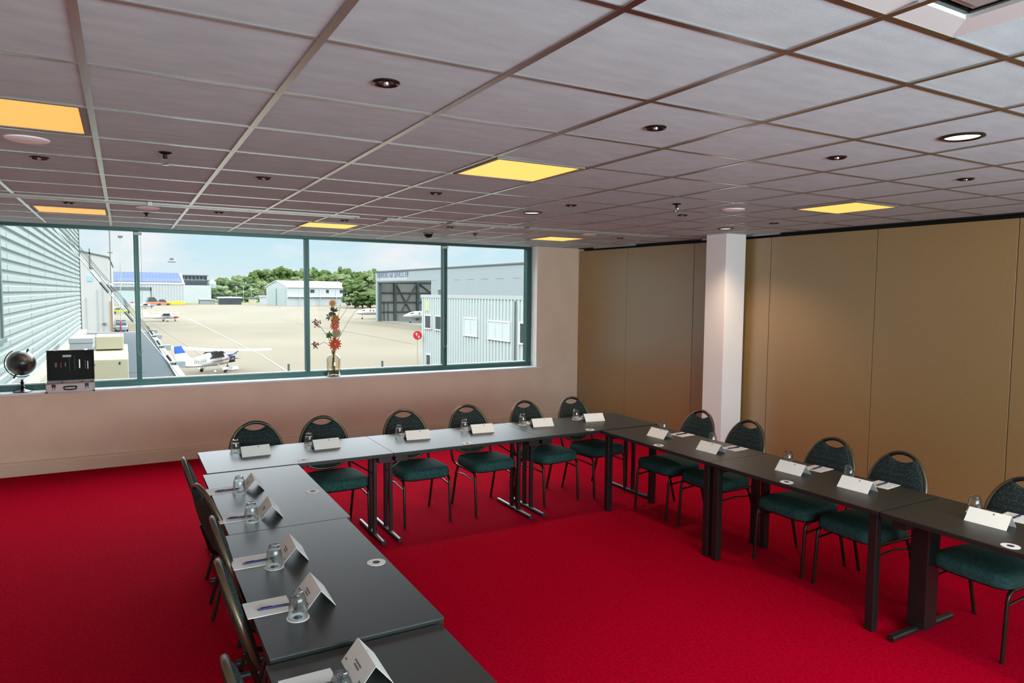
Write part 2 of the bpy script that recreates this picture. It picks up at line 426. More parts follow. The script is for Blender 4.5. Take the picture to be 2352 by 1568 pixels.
# ---------------------------------------------------------------- tables
TH = .74
def table(name, label, x0, x1, y0, y1, kind='t', axis='x', dz=0, group='dark folding meeting tables'):
    cx, cy = (x0+x1)/2, (y0+y1)/2; hx, hy = (x1-x0)/2-.002, (y1-y0)/2-.002
    t = thing(name, label, 'table', (cx, cy, 0), 0, group)
    top = TH+dz
    MB().box(-hx, hx, -hy, hy, top-.004, top).build('table_top', M['table'], t)
    MB().box(-hx, hx, -hy, hy, top-.028, top-.004).build('edge_band', M['tedge'], t, bevel=.002)
    zt = top-.028
    if kind == 't':
        for s in (-1, 1):
            l = MB(); fo = MB(); br = MB()
            if axis == 'x':
                px = s*(hx-.065)
                for q in (-.075, .045): l.box(px-.014, px+.014, q-.018, q+.018, .03, zt-.02)
                fo.tube([(px,-.305,.018),(px,.305,.018)], .018, 10)
                br.box(px-.03, px+.03, -.30, .30, zt-.03, zt).tube([(px,-.02,zt-.20),(px-s*.28,-.02,zt-.015)], .007, 6)
                br.box(px-.05, px+.05, -.34, -.26, zt-.045, zt)
            else:
                py = s*(hy-.065)
                for q in (-.075, .045): l.box(q-.018, q+.018, py-.014, py+.014, .03, zt-.02)
                fo.tube([(-.29,py,.018),(.29,py,.018)], .018, 10)
                br.box(-.28, .28, py-.03, py+.03, zt-.03, zt).tube([(-.02,py,zt-.20),(-.02,py-s*.28,zt-.015)], .007, 6)
            l.build('leg', M['tsteel'], t, bevel=.003); fo.build('foot_bar', M['tfoot'], t, smooth=50); br.build('bracket', M['tsteel'], t)
    elif kind == 'post':
        for sx in (-1, 1):
            for sy in (-1, 1):
                px = sx*(hx-.055)-.01; py = sy*(hy-.045)
                MB().box(px-.026, px+.026, py-.026, py+.026, 0, zt).build('leg', M['tsteel'], t, bevel=.004)
        MB().box(-hx+.04, hx-.04, -hy+.05, -hy+.08, zt-.04, zt).box(-hx+.04, hx-.04, hy-.08, hy-.05, zt-.04, zt).build('apron', M['tsteel'], t)
    else:
        for s in (-1, 1):
            py = s*(hy-.09)
            MB().box(-.06, .06, py-.055, py+.055, .03, zt).build('leg', M['tsteel'], t, bevel=.006)
            MB().tube([(-.31,py,.02),(.31,py,.02)], .022, 10).build('foot_bar', M['tsteel'], t, smooth=50)
            MB().box(-.28, .28, py-.04, py+.04, zt-.05, zt).build('bracket', M['tsteel'], t)
    return t
table('folding_table', 'dark folding table of the window-side row, left one with the bluish shine', .47, 1.81, 5.065, 5.77)
table('folding_table', 'dark folding table in the middle of the window-side row', 1.81, 3.16, 5.065, 5.77)
table('folding_table', 'dark folding table of the window-side row nearest the partition', 3.16, 4.49, 5.065, 5.77)
table('folding_table', 'grey-topped folding table of the left row, touching the window-side row', .44, 1.075, 3.715, 5.04, axis='y')
table('folding_table', 'grey-topped folding table in the middle of the left row, with two place settings', .40, 1.05, 2.37, 3.712, axis='y')
table('folding_table', 'grey-topped folding table of the left row nearest the camera, slightly lower', .385, 1.03, 1.02, 2.362, axis='y', dz=-.016)
table('folding_table', 'black four-legged table of the right row, touching the window-side row', 3.80, 4.435, 3.71, 5.04, 'post', group='dark meeting tables along the partition')
table('folding_table', 'black four-legged table in the middle of the right row', 3.80, 4.435, 2.375, 3.708, 'post', group='dark meeting tables along the partition')
table('folding_table', 'black column-legged table of the right row at the right picture edge', 3.80, 4.435, .98, 2.37, 'column', group='dark meeting tables along the partition')

# ---------------------------------------------------------------- chairs
def chair_proto(label):
    t = thing('banquet_chair', label, 'chair', group='dark green round-backed banquet chairs')
    # seat cushion, rounded square
    def ring(s, z, dy=0):
        pts = []
        for k in range(32):
            a = 2*PI*k/32; c, n = math.cos(a), math.sin(a)
            e = .36; x = .222*s*abs(c)**e*(1 if c >= 0 else -1); y = .222*s*abs(n)**e*(1 if n >= 0 else -1)
            x *= 1-.06*(-y/.225 if y < 0 else 0)
            pts.append((x, y+.02+dy, z))
        return pts
    MB().loft([ring(.96,.403), ring(1,.410), ring(1.01,.440), ring(.99,.466), ring(.945,.479), ring(.80,.487), ring(.45,.494), ring(.06,.496)]).build('seat', M['fabric'], t, smooth=60)
    MB().loft([ring(.90,.392), ring(.92,.407)]).build('seat_pan', M['black'], t)
    # backrest: egg-shaped, tilted backwards, with hand hole under the top arch
    def P(x, h, off=0):          # h = height along the back from its lower edge
        tl = math.radians(17); n = Vector((0, math.cos(tl), math.sin(tl)))
        b = Vector((x, -.255-h*math.sin(tl)*1.0, .475+h*math.cos(tl)*.98)) + n*off
        b.y += .12*(x*x)         # slightly wrapped
        return b
    H = .455; W = .212
    def hw(u):
        if u >= .36: q = (u-.36)/.64; return W*math.sqrt(max(0, 1-q**2.15))
        q = (.36-u)/.36; return W*math.sqrt(max(0, 1-q**2.6*.97))
    def outline(s, htop=None, n=26):
        us = [.5-.5*math.cos(PI*k/(n-1)) for k in range(n)]
        if htop: us = [u*htop for u in us]
        R = [(hw(u)*s, u*H) for u in us]
        return R, [(-x, h) for x, h in reversed(R)]
    R, L = outline(1); full = R + [p for p in L[1:]]
    MB().tube([P(x, h) for x, h in full[:-1]], .0125, 8, closed=True).build('back_frame', M['ctrim'], t, smooth=60)
    ht = .925
    R, L = outline(.965, ht)
    xt = R[-1][0]; smile = []
    for k in range(1, 10):
        x = xt*(1-2*k/10); smile.append((x, ht*H - .036*(1-(x/xt)**2)))
    out = R + smile + L
    cx = (0, .18)
    def sc(s, off): return [P(cx[0]+(x-cx[0])*s, cx[1]+(h-cx[1])*s, off) for x, h in out]
    MB().loft([sc(.86,-.022), sc(.97,-.016), sc(1,0), sc(.975,.012), sc(.86,.022), sc(.5,.025), sc(.05,.025)]).build('backrest', M['dots'], t, smooth=50)
    # top arch above the hand hole
    R, L = outline(.985); top = [p for p in R if p[1] > ht*H*.985] + [p for p in L if p[1] > ht*H*.985][1:]
    MB().tube([P(x, h-.004) for x, h in top], .014, 8).build('handle', M['tsteel'], t, smooth=60)
    for s in (-1, 1):
        x = .205*s
        # back upright curving into the side rail and down as the front leg
        pts = [tuple(P(s*.205, .15, -.016)), tuple(P(s*.208, .05, -.016)), (x*1.02,-.262,.455), (x*1.02,-.245,.425), (x*1.02,-.215,.405), (x*1.02,-.15,.398), (x*1.02,.05,.398), (x*1.02,.165,.396), (x*1.02,.195,.380), (x*1.02,.207,.345), (x*1.02,.228,.0)]
        MB().tube(pts[:8], .0115, 8).build('side_frame', M['csteel'], t, smooth=60)
        MB().tube(pts[7:], .0115, 8).build('leg', M['csteel'], t, smooth=60)
        MB().tube([(x*1.02,-.13,.392),(x*1.02,-.17,.32),(x*1.02,-.255,.0)], .0115, 8).build('leg', M['csteel'], t, smooth=60)
        MB().tube([(x*1.02,-.172,.322),(x*1.02,.0,.34),(x*1.02,.21,.322)], .0075, 6).build('stretcher', M['chromed'], t, smooth=60)
    MB().tube([(-.2,-.15,.393),(.2,-.15,.393)], .010, 8).tube([(-.2,.15,.393),(.2,.15,.393)], .010, 8).build('seat_frame', M['csteel'], t, smooth=60)
    return t
CH = [
 (.93, 5.62, PI, 'chair behind the window-side table, farthest left, its seat hidden'),
 (1.50, 5.62, PI+.04, 'chair second from left behind the window-side tables, seat partly hidden'),
 (2.235, 5.63, PI, 'chair behind the window-side tables just right of the first table joint'),
 (2.885, 5.61, PI+.03, 'chair behind the middle of the window-side row, beside the second leg pair'),
 (3.56, 5.60, PI+.12, 'chair fifth from left behind the window-side row, back against the white wall pier'),
 (4.14, 5.61, PI+.12, 'chair at the room corner end of the window-side row'),
 (4.345, 4.72, PI/2, 'chair on the partition side nearest the room corner, left of the column'),
 (4.355, 4.155, PI/2, 'chair on the partition side with its backrest in front of the white column'),
 (4.35, 3.33, PI/2, 'chair on the partition side, first one right of the column'),
 (4.35, 2.81, PI/2-.03, 'chair on the partition side, second one right of the white column'),
 (4.36, 2.04, PI/2-.05, 'chair on the partition side cut off by the right picture edge'),
 (.70, 4.85, -PI/2-.04, 'chair on the left side nearest the window wall, mostly hidden'),
 (.715, 4.24, -PI/2+.22, 'chair on the left side turned a little so its dotted backrest shows'),
 (.73, 3.49, -PI/2-.03, 'chair on the left side, third from the window wall, seen edge on'),
 (.69, 2.90, -PI/2-.03, 'chair on the left side, fourth from the window wall, seen edge on'),
 (.62, 2.10, -PI/2+.02, 'chair on the left side nearest the camera, cut by the lower picture edge'),
]
c0 = None
for x, y, r, l in CH:
    l = 'green banquet ' + l
    if c0 is None: c0 = chair_proto(l); c0.location = (x,y,0); c0.rotation_euler = (0,0,r)
    else: dup(c0, (x,y,0), r, l)

# ---------------------------------------------------------------- place settings
def tent_proto():
    t = thing('name_card', '', 'card', group='folded white name cards')
    L, B, Hh = .105, .058, .070          # half length, half base, height
    th = .0012
    MB().add([(-L,-B,0),(L,-B,0),(L,0,Hh),(-L,0,Hh)], [(0,1,2,3)]).build('front_flap', M['paper'], t)
    MB().add([(-L,B,0),(L,B,0),(L,0,Hh),(-L,0,Hh)], [(3,2,1,0)]).build('back_flap', M['paper'], t)
    for o in t.children:
        s = o.modifiers.new('thick', 'SOLIDIFY'); s.thickness = th; s.offset = 1
    p = MB(); n = Vector((0, Hh, -B)).normalized()
    def on(u, v): # point on the flap facing the person (+y side)
        return Vector((u, B*(1-v), Hh*v)) + Vector((0, Hh, B)).normalized()*.0016
    for u0, u1, v in ((-.035,.03,.50),(-.03,.02,.38),(-.085,-.07,.2),(.075,.09,.2)):
        p.add([on(u0,v),on(u1,v),on(u1,v+.06),on(u0,v+.06)], [(0,1,2,3)])
    p.build('print', M['ink'], t)
    p = MB()
    def on2(u, v): return Vector((u, -B*(1-v), Hh*v)) + Vector((0, -Hh, B)).normalized()*.0016
    p.add([on2(.018,.80),on2(.026,.80),on2(.026,.88),on2(.018,.88)], [(0,1,2,3)])
    p.build('emblem', M['logo'], t)
    return t
def glass_proto():
    t = thing('drinking_glass', '', 'glass', group='upturned tumblers')
    # upside down: wide rim at the bottom, thick faceted base on top
    MB().lathe([(.0385,0),(.0355,.045),(.0315,.078),(.0285,.084)], 20, cap=False).build('bowl', M['tumbler'], t, smooth=40)
    MB().lathe([(.0372,.0),(.0335,.045),(.0295,.074),(.001,.076)], 20, cap=False).build('inner_wall', M['tumbler'], t, smooth=40)
    MB().lathe([(.0285,.084),(.024,.088),(.0245,.098),(.021,.101),(.008,.097),(.0005,.096)], 10, cap=False).build('glass_base', M['tumblerb'], t)
    return t
M['tumblerb'] = clear_glass('thick_glass_base', (226,230,232), .16, .03)
def coaster_proto():
    t = thing('coaster', '', 'coaster', group='round paper coasters')
    MB().lathe([(.0425,0),(.0425,.002)], 32).build('disc', M['paper'], t)
    e = MB().lathe([(.0175,.0022),(.0175,.0024)], 16)
    e.build('emblem', M['logo'], t); return t
def paper_proto():
    t = MB().box(-.073,.073,-.085,.085,0,.0025).build('note_sheet', M['paper']); return tag(t, '', 'paper', 'white note sheets')
def pen_proto():
    t = thing('ballpoint_pen', '', 'pen', group='blue ballpoint pens')
    MB().tube([(-.066,0,.005),(-.018,0,.005)], .0048, 8).build('grip', M['penblack'], t, smooth=60)
    MB().tube([(-.018,0,.005),(.062,0,.005)], .0048, 8).build('barrel', M['penblue'], t, smooth=60)
    MB().tube([(.062,0,.005),(.072,0,.005)], .003, 6).tube([(.02,0,.0105),(.060,0,.0105)], .0015, 5).build('clip', M['penblack'], t)
    MB().tube([(-.066,0,.005),(-.075,0,.005)], [.0045,.001], 8).build('tip', M['chrome'], t)
    return t
protos = dict(card=tent_proto(), glass=glass_proto(), coaster=coaster_proto(), paper=paper_proto(), pen=pen_proto())
used = {k: False for k in protos}
def put(kind, loc, rz, label):
    p = protos[kind]
    if not used[kind]:
        used[kind] = True; p.location = loc; p.rotation_euler = (0,0,rz); p['label'] = label; return p
    return dup(p, loc, rz, label)
def setting(card, cr, glass, paper, pr, pen, where, z=TH):
    put('card', (*card, z), cr, 'folded white name card '+where)
    put('coaster', (*glass, z), 0, 'round white coaster under the glass '+where)
    put('glass', (*glass, z+.0026), random.random(), 'clear upturned tumbler '+where)
    put('paper', (*paper, z), pr, 'white note sheet '+where)
    put('pen', (*pen, z+.0027), pr+PI/2+random.uniform(-.15,.1), 'blue ballpoint pen '+where)
# back row (person on +y side)
backs = [(.853,'in front of the farthest left window-side chair'), (1.392,'at the second window-side chair from the left'), (2.175,'right of the first joint in the window-side row'),
         (2.795,'at the middle of the window-side row'), (3.435,'in front of the fifth window-side chair'), (4.035,'at the window-side seat by the room corner')]
gx = [.728,1.287,2.058,2.684,3.296,3.915]
for (x, w), g in zip(backs, gx):
    setting((x, 5.505), .03-.14*(x>2)-.05*(x>3), (g, 5.625), (x-.01, 5.665), 0.03, (x-.02, 5.66), w)
# left row (person on -x side)
lefts = [((.692,4.575),'on the left row nearest the window-side tables'), ((.69,3.985),'on the left row, second from the window side'),
         ((.670,3.290),'on the left row, third from the window side'), ((.652,2.772),'on the left row, second nearest the camera'), ((.675,2.165),'on the left row table nearest the camera')]
lg = [(.598,4.49),(.578,3.895),(.567,3.180),(.553,2.630),(.55,2.02)]
for i, ((c, w), g) in enumerate(zip(lefts, lg)):
    zz = TH if i < 4 else TH-.016
    setting(c, PI/2+(-.06 if i < 3 else -.02), g, (c[0]-.185, c[1]+.005), PI/2+.0, (c[0]-.155, c[1]-.02), w, zz)
# right row (person on +x side)
rights = [((4.095,4.592),'on the partition-side row nearest the room corner'), ((4.085,3.975),'on the partition-side row in front of the white column'),
          ((4.115,3.22),'on the partition-side row, first right of the column'), ((4.13,2.735),'on the partition-side row, second right of the column'), ((4.15,1.955),'on the partition-side row at the right picture edge')]
rg = [(4.27,4.74),(4.25,4.12),(4.27,3.385),(4.27,2.89),(4.28,2.10)]
for (c, w), g in zip(rights, rg):
    setting(c, -PI/2+.05, g, (c[0]+.245, c[1]-.02), -PI/2+.1, (c[0]+.235, c[1]-.02), w)
lone = [(1.135,5.15,'at the front edge of the left window-side table'), (2.467,5.12,'at the front edge of the middle window-side table'), (3.728,5.13,'at the front edge of the corner window-side table'),
        (1.005,4.305,'near the inner edge of the far left-row table'), (.990,3.015,'near the inner edge of the middle left-row table'),
        (3.85,4.33,'at the inner edge of the far partition-side table'), (3.855,3.06,'at the inner edge of the middle partition-side table'), (3.865,1.72,'at the inner edge of the nearest partition-side table')]
for x, y, w in lone: put('coaster', (x, y, TH), random.random(), 'loose round white coaster '+w)

# ---------------------------------------------------------------- on the sill
SZ = .888
# globe
t = thing('desk_globe', 'dark blue desk globe on a black turned stand on the window sill', 'globe', (-.965, 8.98, SZ))
g = principled('globe_oceans', (22,52,72), .3, coat=.15)
nt = g.node_tree; tc = nt.nodes.new('ShaderNodeTexCoord'); n = nt.nodes.new('ShaderNodeTexNoise'); n.inputs['Scale'].default_value = 9; n.inputs['Detail'].default_value = 5
r = nt.nodes.new('ShaderNodeValToRGB'); els = r.color_ramp.elements
els[0].position = .50; els[0].color = (*lin((16,40,54)), 1); els[1].position = .54; els[1].color = (*lin((70,62,44)), 1)
e = els.new(.62); e.color = (*lin((120,92,72)), 1); e = els.new(.70); e.color = (*lin((150,160,170)), 1)
nt.links.new(tc.outputs['Object'], n.inputs['Vector']); nt.links.new(n.outputs['Fac'], r.inputs[0]); nt.links.new(r.outputs[0], nt.nodes['Principled BSDF'].inputs['Base Color'])
MB().ball((0,0,.312), .133, 32, 20).build('sphere', g, t, smooth=60)
MB().lathe([(.085,0),(.088,.008),(.06,.018),(.028,.028),(.018,.04),(.026,.055),(.016,.07),(.012,.085),(.022,.10),(.012,.112),(.010,.135)], 24).build('stand', M['black'], t, smooth=40)
arc = [(.150*math.cos(a), 0, .312+.150*math.sin(a)) for a in [math.radians(-115+k*8) for k in range(23)]]
MB().tube([(-x, y, z) for x, y, z in arc], .005, 8).build('meridian_arm', M['black'], t, smooth=60)
MB().tube([(.052,0,.435),(.066,0,.462)], .009, 8).tube([(-.052,0,.190),(-.075,0,.150)], .009, 8).build('axis_knob', M['black'], t)
# open aluminium case with tools
t = thing('tool_case', 'open silver case with black handle and dark tool-lined lid on the sill', 'case', (-.52, 8.90, SZ), .02)
hw_, d0, d1 = .222, -.165, .095
b = MB().box(-hw_, hw_, d0, d0+.006, 0, .10).box(-hw_, hw_, d1-.006, d1, 0, .10).box(-hw_, -hw_+.006, d0, d1, 0, .10).box(hw_-.006, hw_, d0, d1, 0, .10).box(-hw_, hw_, d0, d1, 0, .006)
b.build('shell', M['casealu'], t)
MB().box(-hw_+.006, hw_-.006, d0+.006, d1-.006, .006, .03).box(-.083,-.080,d0+.006,d1-.006,.03,.094).box(.11,.113,d0+.006,d1-.006,.03,.094).build('tray_divider', M['darkint'], t)
e = MB()
for x0 in (-hw_-.002, hw_-.004): e.box(x0, x0+.006, d0-.002, d1, .094, .102)
e.box(-hw_, hw_, d0-.003, d0+.004, .092, .102).box(-hw_, hw_, d1-.006, d1+.002, .094, .104)
e.build('edge_profile', M['chrome'], t)
c = MB()
for sx in (-1, 1): c.box(sx*(hw_-.008)-.011, sx*(hw_-.008)+.011, d0-.006, d0+.012, -.0, .016)
c.build('corner_cap', M['black'], t)
MB().tube([(-.055,d0-.004,.062),(-.058,d0-.022,.060),(-.052,d0-.026,.038),(0,d0-.028,.032),(.052,d0-.026,.038),(.058,d0-.022,.060),(.055,d0-.004,.062),(0,d0-.006,.066)], .0075, 8, closed=True).build('handle', M['black'], t, smooth=60)
for sx in (-1, 1):
    l = MB().box(sx*.15-.018, sx*.15+.018, d0-.010, d0, .060, .094).box(sx*.15-.013, sx*.15-.008, d0-.008, d0, .035, .062).box(sx*.15+.008, sx*.15+.013, d0-.008, d0, .035, .062)
    l.build('latch', M['chromed'], t, bevel=.002)
tl = math.radians(4)
lid = MB(); lid.M = Matrix.Translation((0, d1, .10)) @ Matrix.Rotation(-tl, 4, 'X')
lid.box(-hw_, hw_, -.004, .004+.05, 0, .006).box(-hw_, -hw_+.006, -.004, .05, 0, .335).box(hw_-.006, hw_, -.004, .05, 0, .335).box(-hw_, hw_, -.004, .05, .329, .335).box(-hw_, hw_, .044, .05, 0, .335)
lidm = principled('lid_shell', (70,72,58), .5)
lo = lid.build('lid', lidm, t)
p = MB(); p.M = lid.M
p.box(-hw_+.006, hw_-.006, .030, .044, .006, .329).build('lid_lining', M['darkint'], lo)
p = MB(); p.M = lid.M
p.box(-.075,.005,.020,.031,.258,.282).build('label_plate', M['bead'], lo)
for x0, dx, z0, h, mm in [(-.15,.022,.15,.05,'ink'),(-.10,.016,.14,.06,'penred'),(-.06,.018,.15,.05,'chromed'),(-.02,.012,.10,.16,'black'),(.03,.012,.10,.17,'black'),(.075,.014,.13,.10,'alu'),(.13,.010,.12,.10,'chromed'),(.155,.010,.12,.09,'alu')]:
    if mm not in M: M[mm] = principled('red_handle', (120,48,44), .5)
    q = MB(); q.M = lid.M; q.box(x0, x0+dx, .014, .030, z0, z0+h); q.build('tool_slot', M[mm], lo, bevel=.003)
q = MB(); q.M = lid.M
for cxr in (.150,.178): q.tube([(cxr+.014*math.cos(2*PI*k/12), .026, .285+.018*math.sin(2*PI*k/12)) for k in range(12)], .0025, 6, closed=True)
q.build('shears', M['chromed'], lo)
q = MB(); q.M = lid.M; q.box(-.16,-.13,-.006,.006,.332,.345).box(.13,.16,-.006,.006,.332,.345); q.build('hinge', M['chrome'], lo)
# vase and flowers
VX, VY = 2.385, 8.985
t = thing('glass_vase', 'tinted clear glass bottle vase on the sill holding a flower stem bunch', 'vase', (VX, VY, SZ))
MB().lathe([(.075,.004),(.088,.012),(.091,.04),(.091,.225),(.080,.262),(.045,.290),(.033,.302),(.031,.335),(.035,.340)], 28, cap=False).build('bottle', M['vase'], t, smooth=50)
MB().lathe([(.074,.002),(.084,.010),(.082,.022),(.03,.03),(.001,.031)], 28).build('thick_base', M['tumblerb'], t, smooth=50)
stem = principled('brown_green_stem', (84,74,44), .6); leafg = principled('green_leaf', (66,120,46), .55); leafd = principled('dusty_dark_leaf', (86,92,76), .6)
orange = principled('orange_petal', (238,92,30), .5); coral = principled('coral_petal', (240,120,80), .5); pinkb = principled('dusty_pink_buds', (150,108,106), .7); yellow = principled('yellow_petal', (236,180,96), .5); cream = principled('cream_petal', (196,180,150), .6)
def P3(x, z, y=0): return (x, y, z)
def flower(name, label, pts, head, mat, r, kind='petal', cat='flower'):
    t = thing(name, label, cat, (VX, VY, SZ+.03), 0, 'stems in the glass vase')
    MB().tube([P3(*p) for p in pts], .0032, 6).build('stem', stem, t, smooth=60)
    hx, hz, hy = head; r *= 1.22
    rnd = random.Random(len(label))
    if kind == 'petal':
        p = MB()
        for ring_, (rr, n) in enumerate(((1,13),(.72,11),(.45,7))):
            for k in range(n):
                a = 2*PI*k/n+ring_*.2
                ca, sa = math.cos(a), math.sin(a)
                def q(d, w, o): return (hx+ca*d-sa*w, hy-.012-o, hz+sa*d+ca*w)
                R_ = r*rr
                p.add([q(.1*R_,0,.004*ring_), q(.55*R_,.17*r,.006+.008*ring_), q(R_,.05*r,.002+.012*ring_), q(R_,-.05*r,.002+.012*ring_), q(.55*R_,-.17*r,.006+.008*ring_)], [(0,1,2,3,4)])
        p.build('petals', mat, t)
        MB().ball((hx, hy-.028, hz), (r*.22, .008, r*.22), 10, 6).build('flower_centre', yellow, t)
    elif kind == 'buds':
        p = MB()
        for k in range(26):
            a = rnd.uniform(0, 2*PI); d = rnd.uniform(.2, 1)*r; b = rnd.uniform(-.6, .6)*r
            c = (hx+d*math.cos(a), hy+b, hz+d*math.sin(a)*.8)
            p.ball(c, .0095, 6, 4)
            p.tube([c, (hx, hy, hz)], .0012, 4)
        p.build('buds', mat, t)
    elif kind == 'leaves':
        p = MB()
        for k in range(14):
            a = rnd.uniform(0, 2*PI); d = r*rnd.uniform(.5, 1); yy = rnd.uniform(-.03, .03)
            ca, sa = math.cos(a), math.sin(a)
            p.add([(hx,hy,hz),(hx+ca*d*.5-sa*.013,hy+yy*.5-.003,hz+sa*d*.5+ca*.013),(hx+ca*d,hy+yy,hz+sa*d),(hx+ca*d*.5+sa*.013,hy+yy*.5+.003,hz+sa*d*.5-ca*.013)], [(0,1,2,3)])
        p.build('leaves', mat, t)
    return t
flower('orange_gerbera', 'large orange flower just above the vase neck', [(-.01,.01),(.0,.25),(.012,.38)], (.012,.395,-.02), orange, .072)
flower('coral_gerbera', 'coral orange flower above the grey-green one', [(.01,.01),(.0,.25),(.01,.52),(.012,.60)], (.012,.63,-.01), coral, .055)
flower('cream_flower', 'pale cream brown bloom between the two orange flowers', [(.02,.01),(.004,.25),(.022,.52)], (.032,.535,-.02), cream, .055)
flower('yellow_rose', 'yellow orange bloom at the very top of the bouquet', [(.0,.01),(.002,.25),(.02,.6),(.0,.88)], (-.012,.925,0), yellow, .042)
flower('amber_flower', 'amber yellow bloom below the dark leaves', [(.01,.01),(.004,.25),(.02,.6),(.02,.70)], (.02,.725,-.01), principled('amber_petal', (206,140,60), .5), .048)
flower('green_leaf_sprig', 'bright green leaf sprig left of the orange flowers', [(-.02,.01),(-.002,.25),(-.02,.42),(-.045,.5)], (-.05,.51,-.01), leafg, .06, 'leaves', 'leaf sprig')
flower('dark_leaf_sprig', 'dark dusty leaf sprig below the top yellow bloom', [(.0,.01),(.002,.25),(.02,.6),(.0,.8)], (.0,.81,0), leafd, .085, 'leaves', 'leaf sprig')
flower('dark_leaf_sprig', 'narrow dark leaf sprig right of the amber bloom', [(.0,.01),(.004,.25),(.03,.6),(.035,.75)], (.03,.70,0), leafd, .07, 'leaves', 'leaf sprig')
flower('silver_leaf_sprig', 'grey silver leaf sprig at the left of the bouquet top', [(.0,.01),(.002,.25),(.0,.6),(-.03,.74)], (-.05,.76,0), principled('silver_leaf', (128,130,120), .6), .06, 'leaves', 'leaf sprig')
flower('sedum_head', 'upper dusty pink seed head branching to the left', [(-.03,.06),(-.004,.24),(-.06,.46),(-.15,.60),(-.20,.66)], (-.215,.665,0), pinkb, .062, 'buds')
flower('sedum_head', 'lower dusty pink seed head branching to the left', [(-.02,.01),(-.002,.25),(-.04,.37),(-.12,.42),(-.20,.385)], (-.235,.385,0), pinkb, .05, 'buds')
for l, pts in [('long bare twig leaning farthest right out of the vase', [(.01,.01),(.004,.25),(.06,.45),(.22,.72),(.42,.99)]),
               ('middle bare twig leaning right out of the vase', [(.0,.01),(.004,.25),(.06,.68),(.16,.82),(.25,1.01)]),
               ('short bare twig standing nearly upright out of the vase', [(.0,.01),(.004,.25),(.05,.7),(.075,.8),(.11,.97)])]:
    t = thing('bare_twig', l, 'twig', (VX, VY, SZ+.03), 0, 'stems in the glass vase')
    MB().tube([P3(*p) for p in pts], [.0035,.003,.0026,.0022,.0015], 6).build('twig', stem, t, smooth=60)
# blind chains on the mullions
for x, y0, z0, z1, l in [(.165,9.04,1.24,2.62,'thin white looped blind chain hanging beside the first mullion'), (4.0,9.03,1.22,2.62,'thin looped blind chain hanging at the third mullion')]:
    pts = [(x-.028, y0, z1)] + [(x-.028, y0, z0+.06)] + [(x+.028*math.cos(PI+a), y0, z0+.06-.06*math.sin(a)) for a in [k*PI/8 for k in range(1,8)]] + [(x+.028, y0, z0+.06), (x+.028, y0, z1)]
    t = thing('blind_chain', l, 'chain', (0,0,0), 0, 'blind chains')
    MB().tube(pts, .0016, 5).build('chain', M['bead'], t)
    MB().box(x-.04, x+.04, y0-.005, y0+.04, z1, z1+.03).build('bracket', M['bead'], t)

INDOOR = set(bpy.data.materials)
# ================================================================= OUTSIDE
GZ = -5.5
M['white'] = principled('outdoor_white', (214,216,216), .5)
M['alu'] = principled('outdoor_aluminium', (190,194,196), .4, metal=.4)
M['black'] = principled('outdoor_black', (26,28,28), .5)
M['apron'] = noisy(principled('apron_concrete', (118,110,94), .9, spec=.1), (126,118,102), .05, .35, .65, detail=6)
M['grass'] = noisy(principled('grass', (96,118,62), .9, spec=.1), (120,132,72), .05)
M['clad'] = principled('pale_cladding', (150,160,162), .5, spec=.3)
M['cladw'] = principled('white_cladding', (174,178,178), .5, spec=.3)
M['greyclad'] = principled('grey_cladding', (168,182,180), .45, metal=.2)
M['greydark'] = principled('grey_cladding_groove', (90,98,96), .6)
M['roofm'] = noisy(principled('blue_grey_roofing', (46,60,68), .9), (54,68,76), 1.2, stretch=(.3,6,1))
M['dkwin'] = principled('dark_window_glass', (52,60,64), .15, spec=.8)
M['cream'] = principled('cream_paint', (186,180,150), .6)
M['steel'] = principled('dark_green_steel', (70,84,82), .5)
M['hint'] = principled('hangar_inner_wall', (150,152,146), .8)
M['foliage'] = noisy(principled('foliage', (62,84,44), .9, spec=.1), (100,118,64), .35, .3, .7)
M['foliage2'] = noisy(principled('foliage_pale', (92,108,72), .9, spec=.1), (128,138,96), .35, .3, .7)
M['trunk'] = principled('bark', (84,70,54), .9)
M['pwhite'] = principled('aircraft_white', (226,224,222), .3, spec=.5)
M['pblue'] = principled('aircraft_blue', (36,92,190), .3)
M['pred'] = principled('aircraft_red', (176,52,70), .3)
M['tyre'] = principled('tyre_rubber', (26,26,26), .8)
M['redsign'] = principled('red_sign', (196,18,34), .4)

ground = struct(MB().add([(-300,-250,GZ),(500,-250,GZ),(500,900,GZ),(-300,900,GZ)], [(0,1,2,3)]).build('floor_ground', M['apron']))
gr = MB().box(-300,500,455,900,GZ,GZ+.06).build('grass_field', M['grass']); tag(gr, 'green field beyond the far end of the concrete apron', 'grass', kind='stuff')
def line(name, label, pts, w, mat):
    mb = MB()
    for a, b in zip(pts[:-1], pts[1:]):
        a = Vector((*a, GZ+.03)); b = Vector((*b, GZ+.03)); n = Vector((b.y-a.y, a.x-b.x, 0)).normalized()*w
        mb.add([a-n, b-n, b+n, a+n], [(0,1,2,3)])
    return tag(mb.build(name, mat), label, 'marking')
lw = principled('worn_white_line', (200,196,182), .8); lk = principled('dark_joint', (112,106,92), .9)
line('apron_line', 'long pale painted line running past the blue and white aircraft', [(15.6,214),(14.1,85.5),(13.2,64)], .07, lw)
line('apron_joint', 'dark pavement joint running from the blue aircraft towards the red aircraft', [(5.9,198),(6.6,140),(7.7,98),(7.8,88)], .10, lk)
line('apron_joint', 'dark pavement joint crossing the apron towards the red round sign', [(50,411),(36.2,162.5),(37.3,124.7),(37.1,95)], .12, lk)
line('apron_joint', 'dark pavement joint in front of the white hangar', [(60,330),(69,307),(80,260),(52,178)], .2, lk)

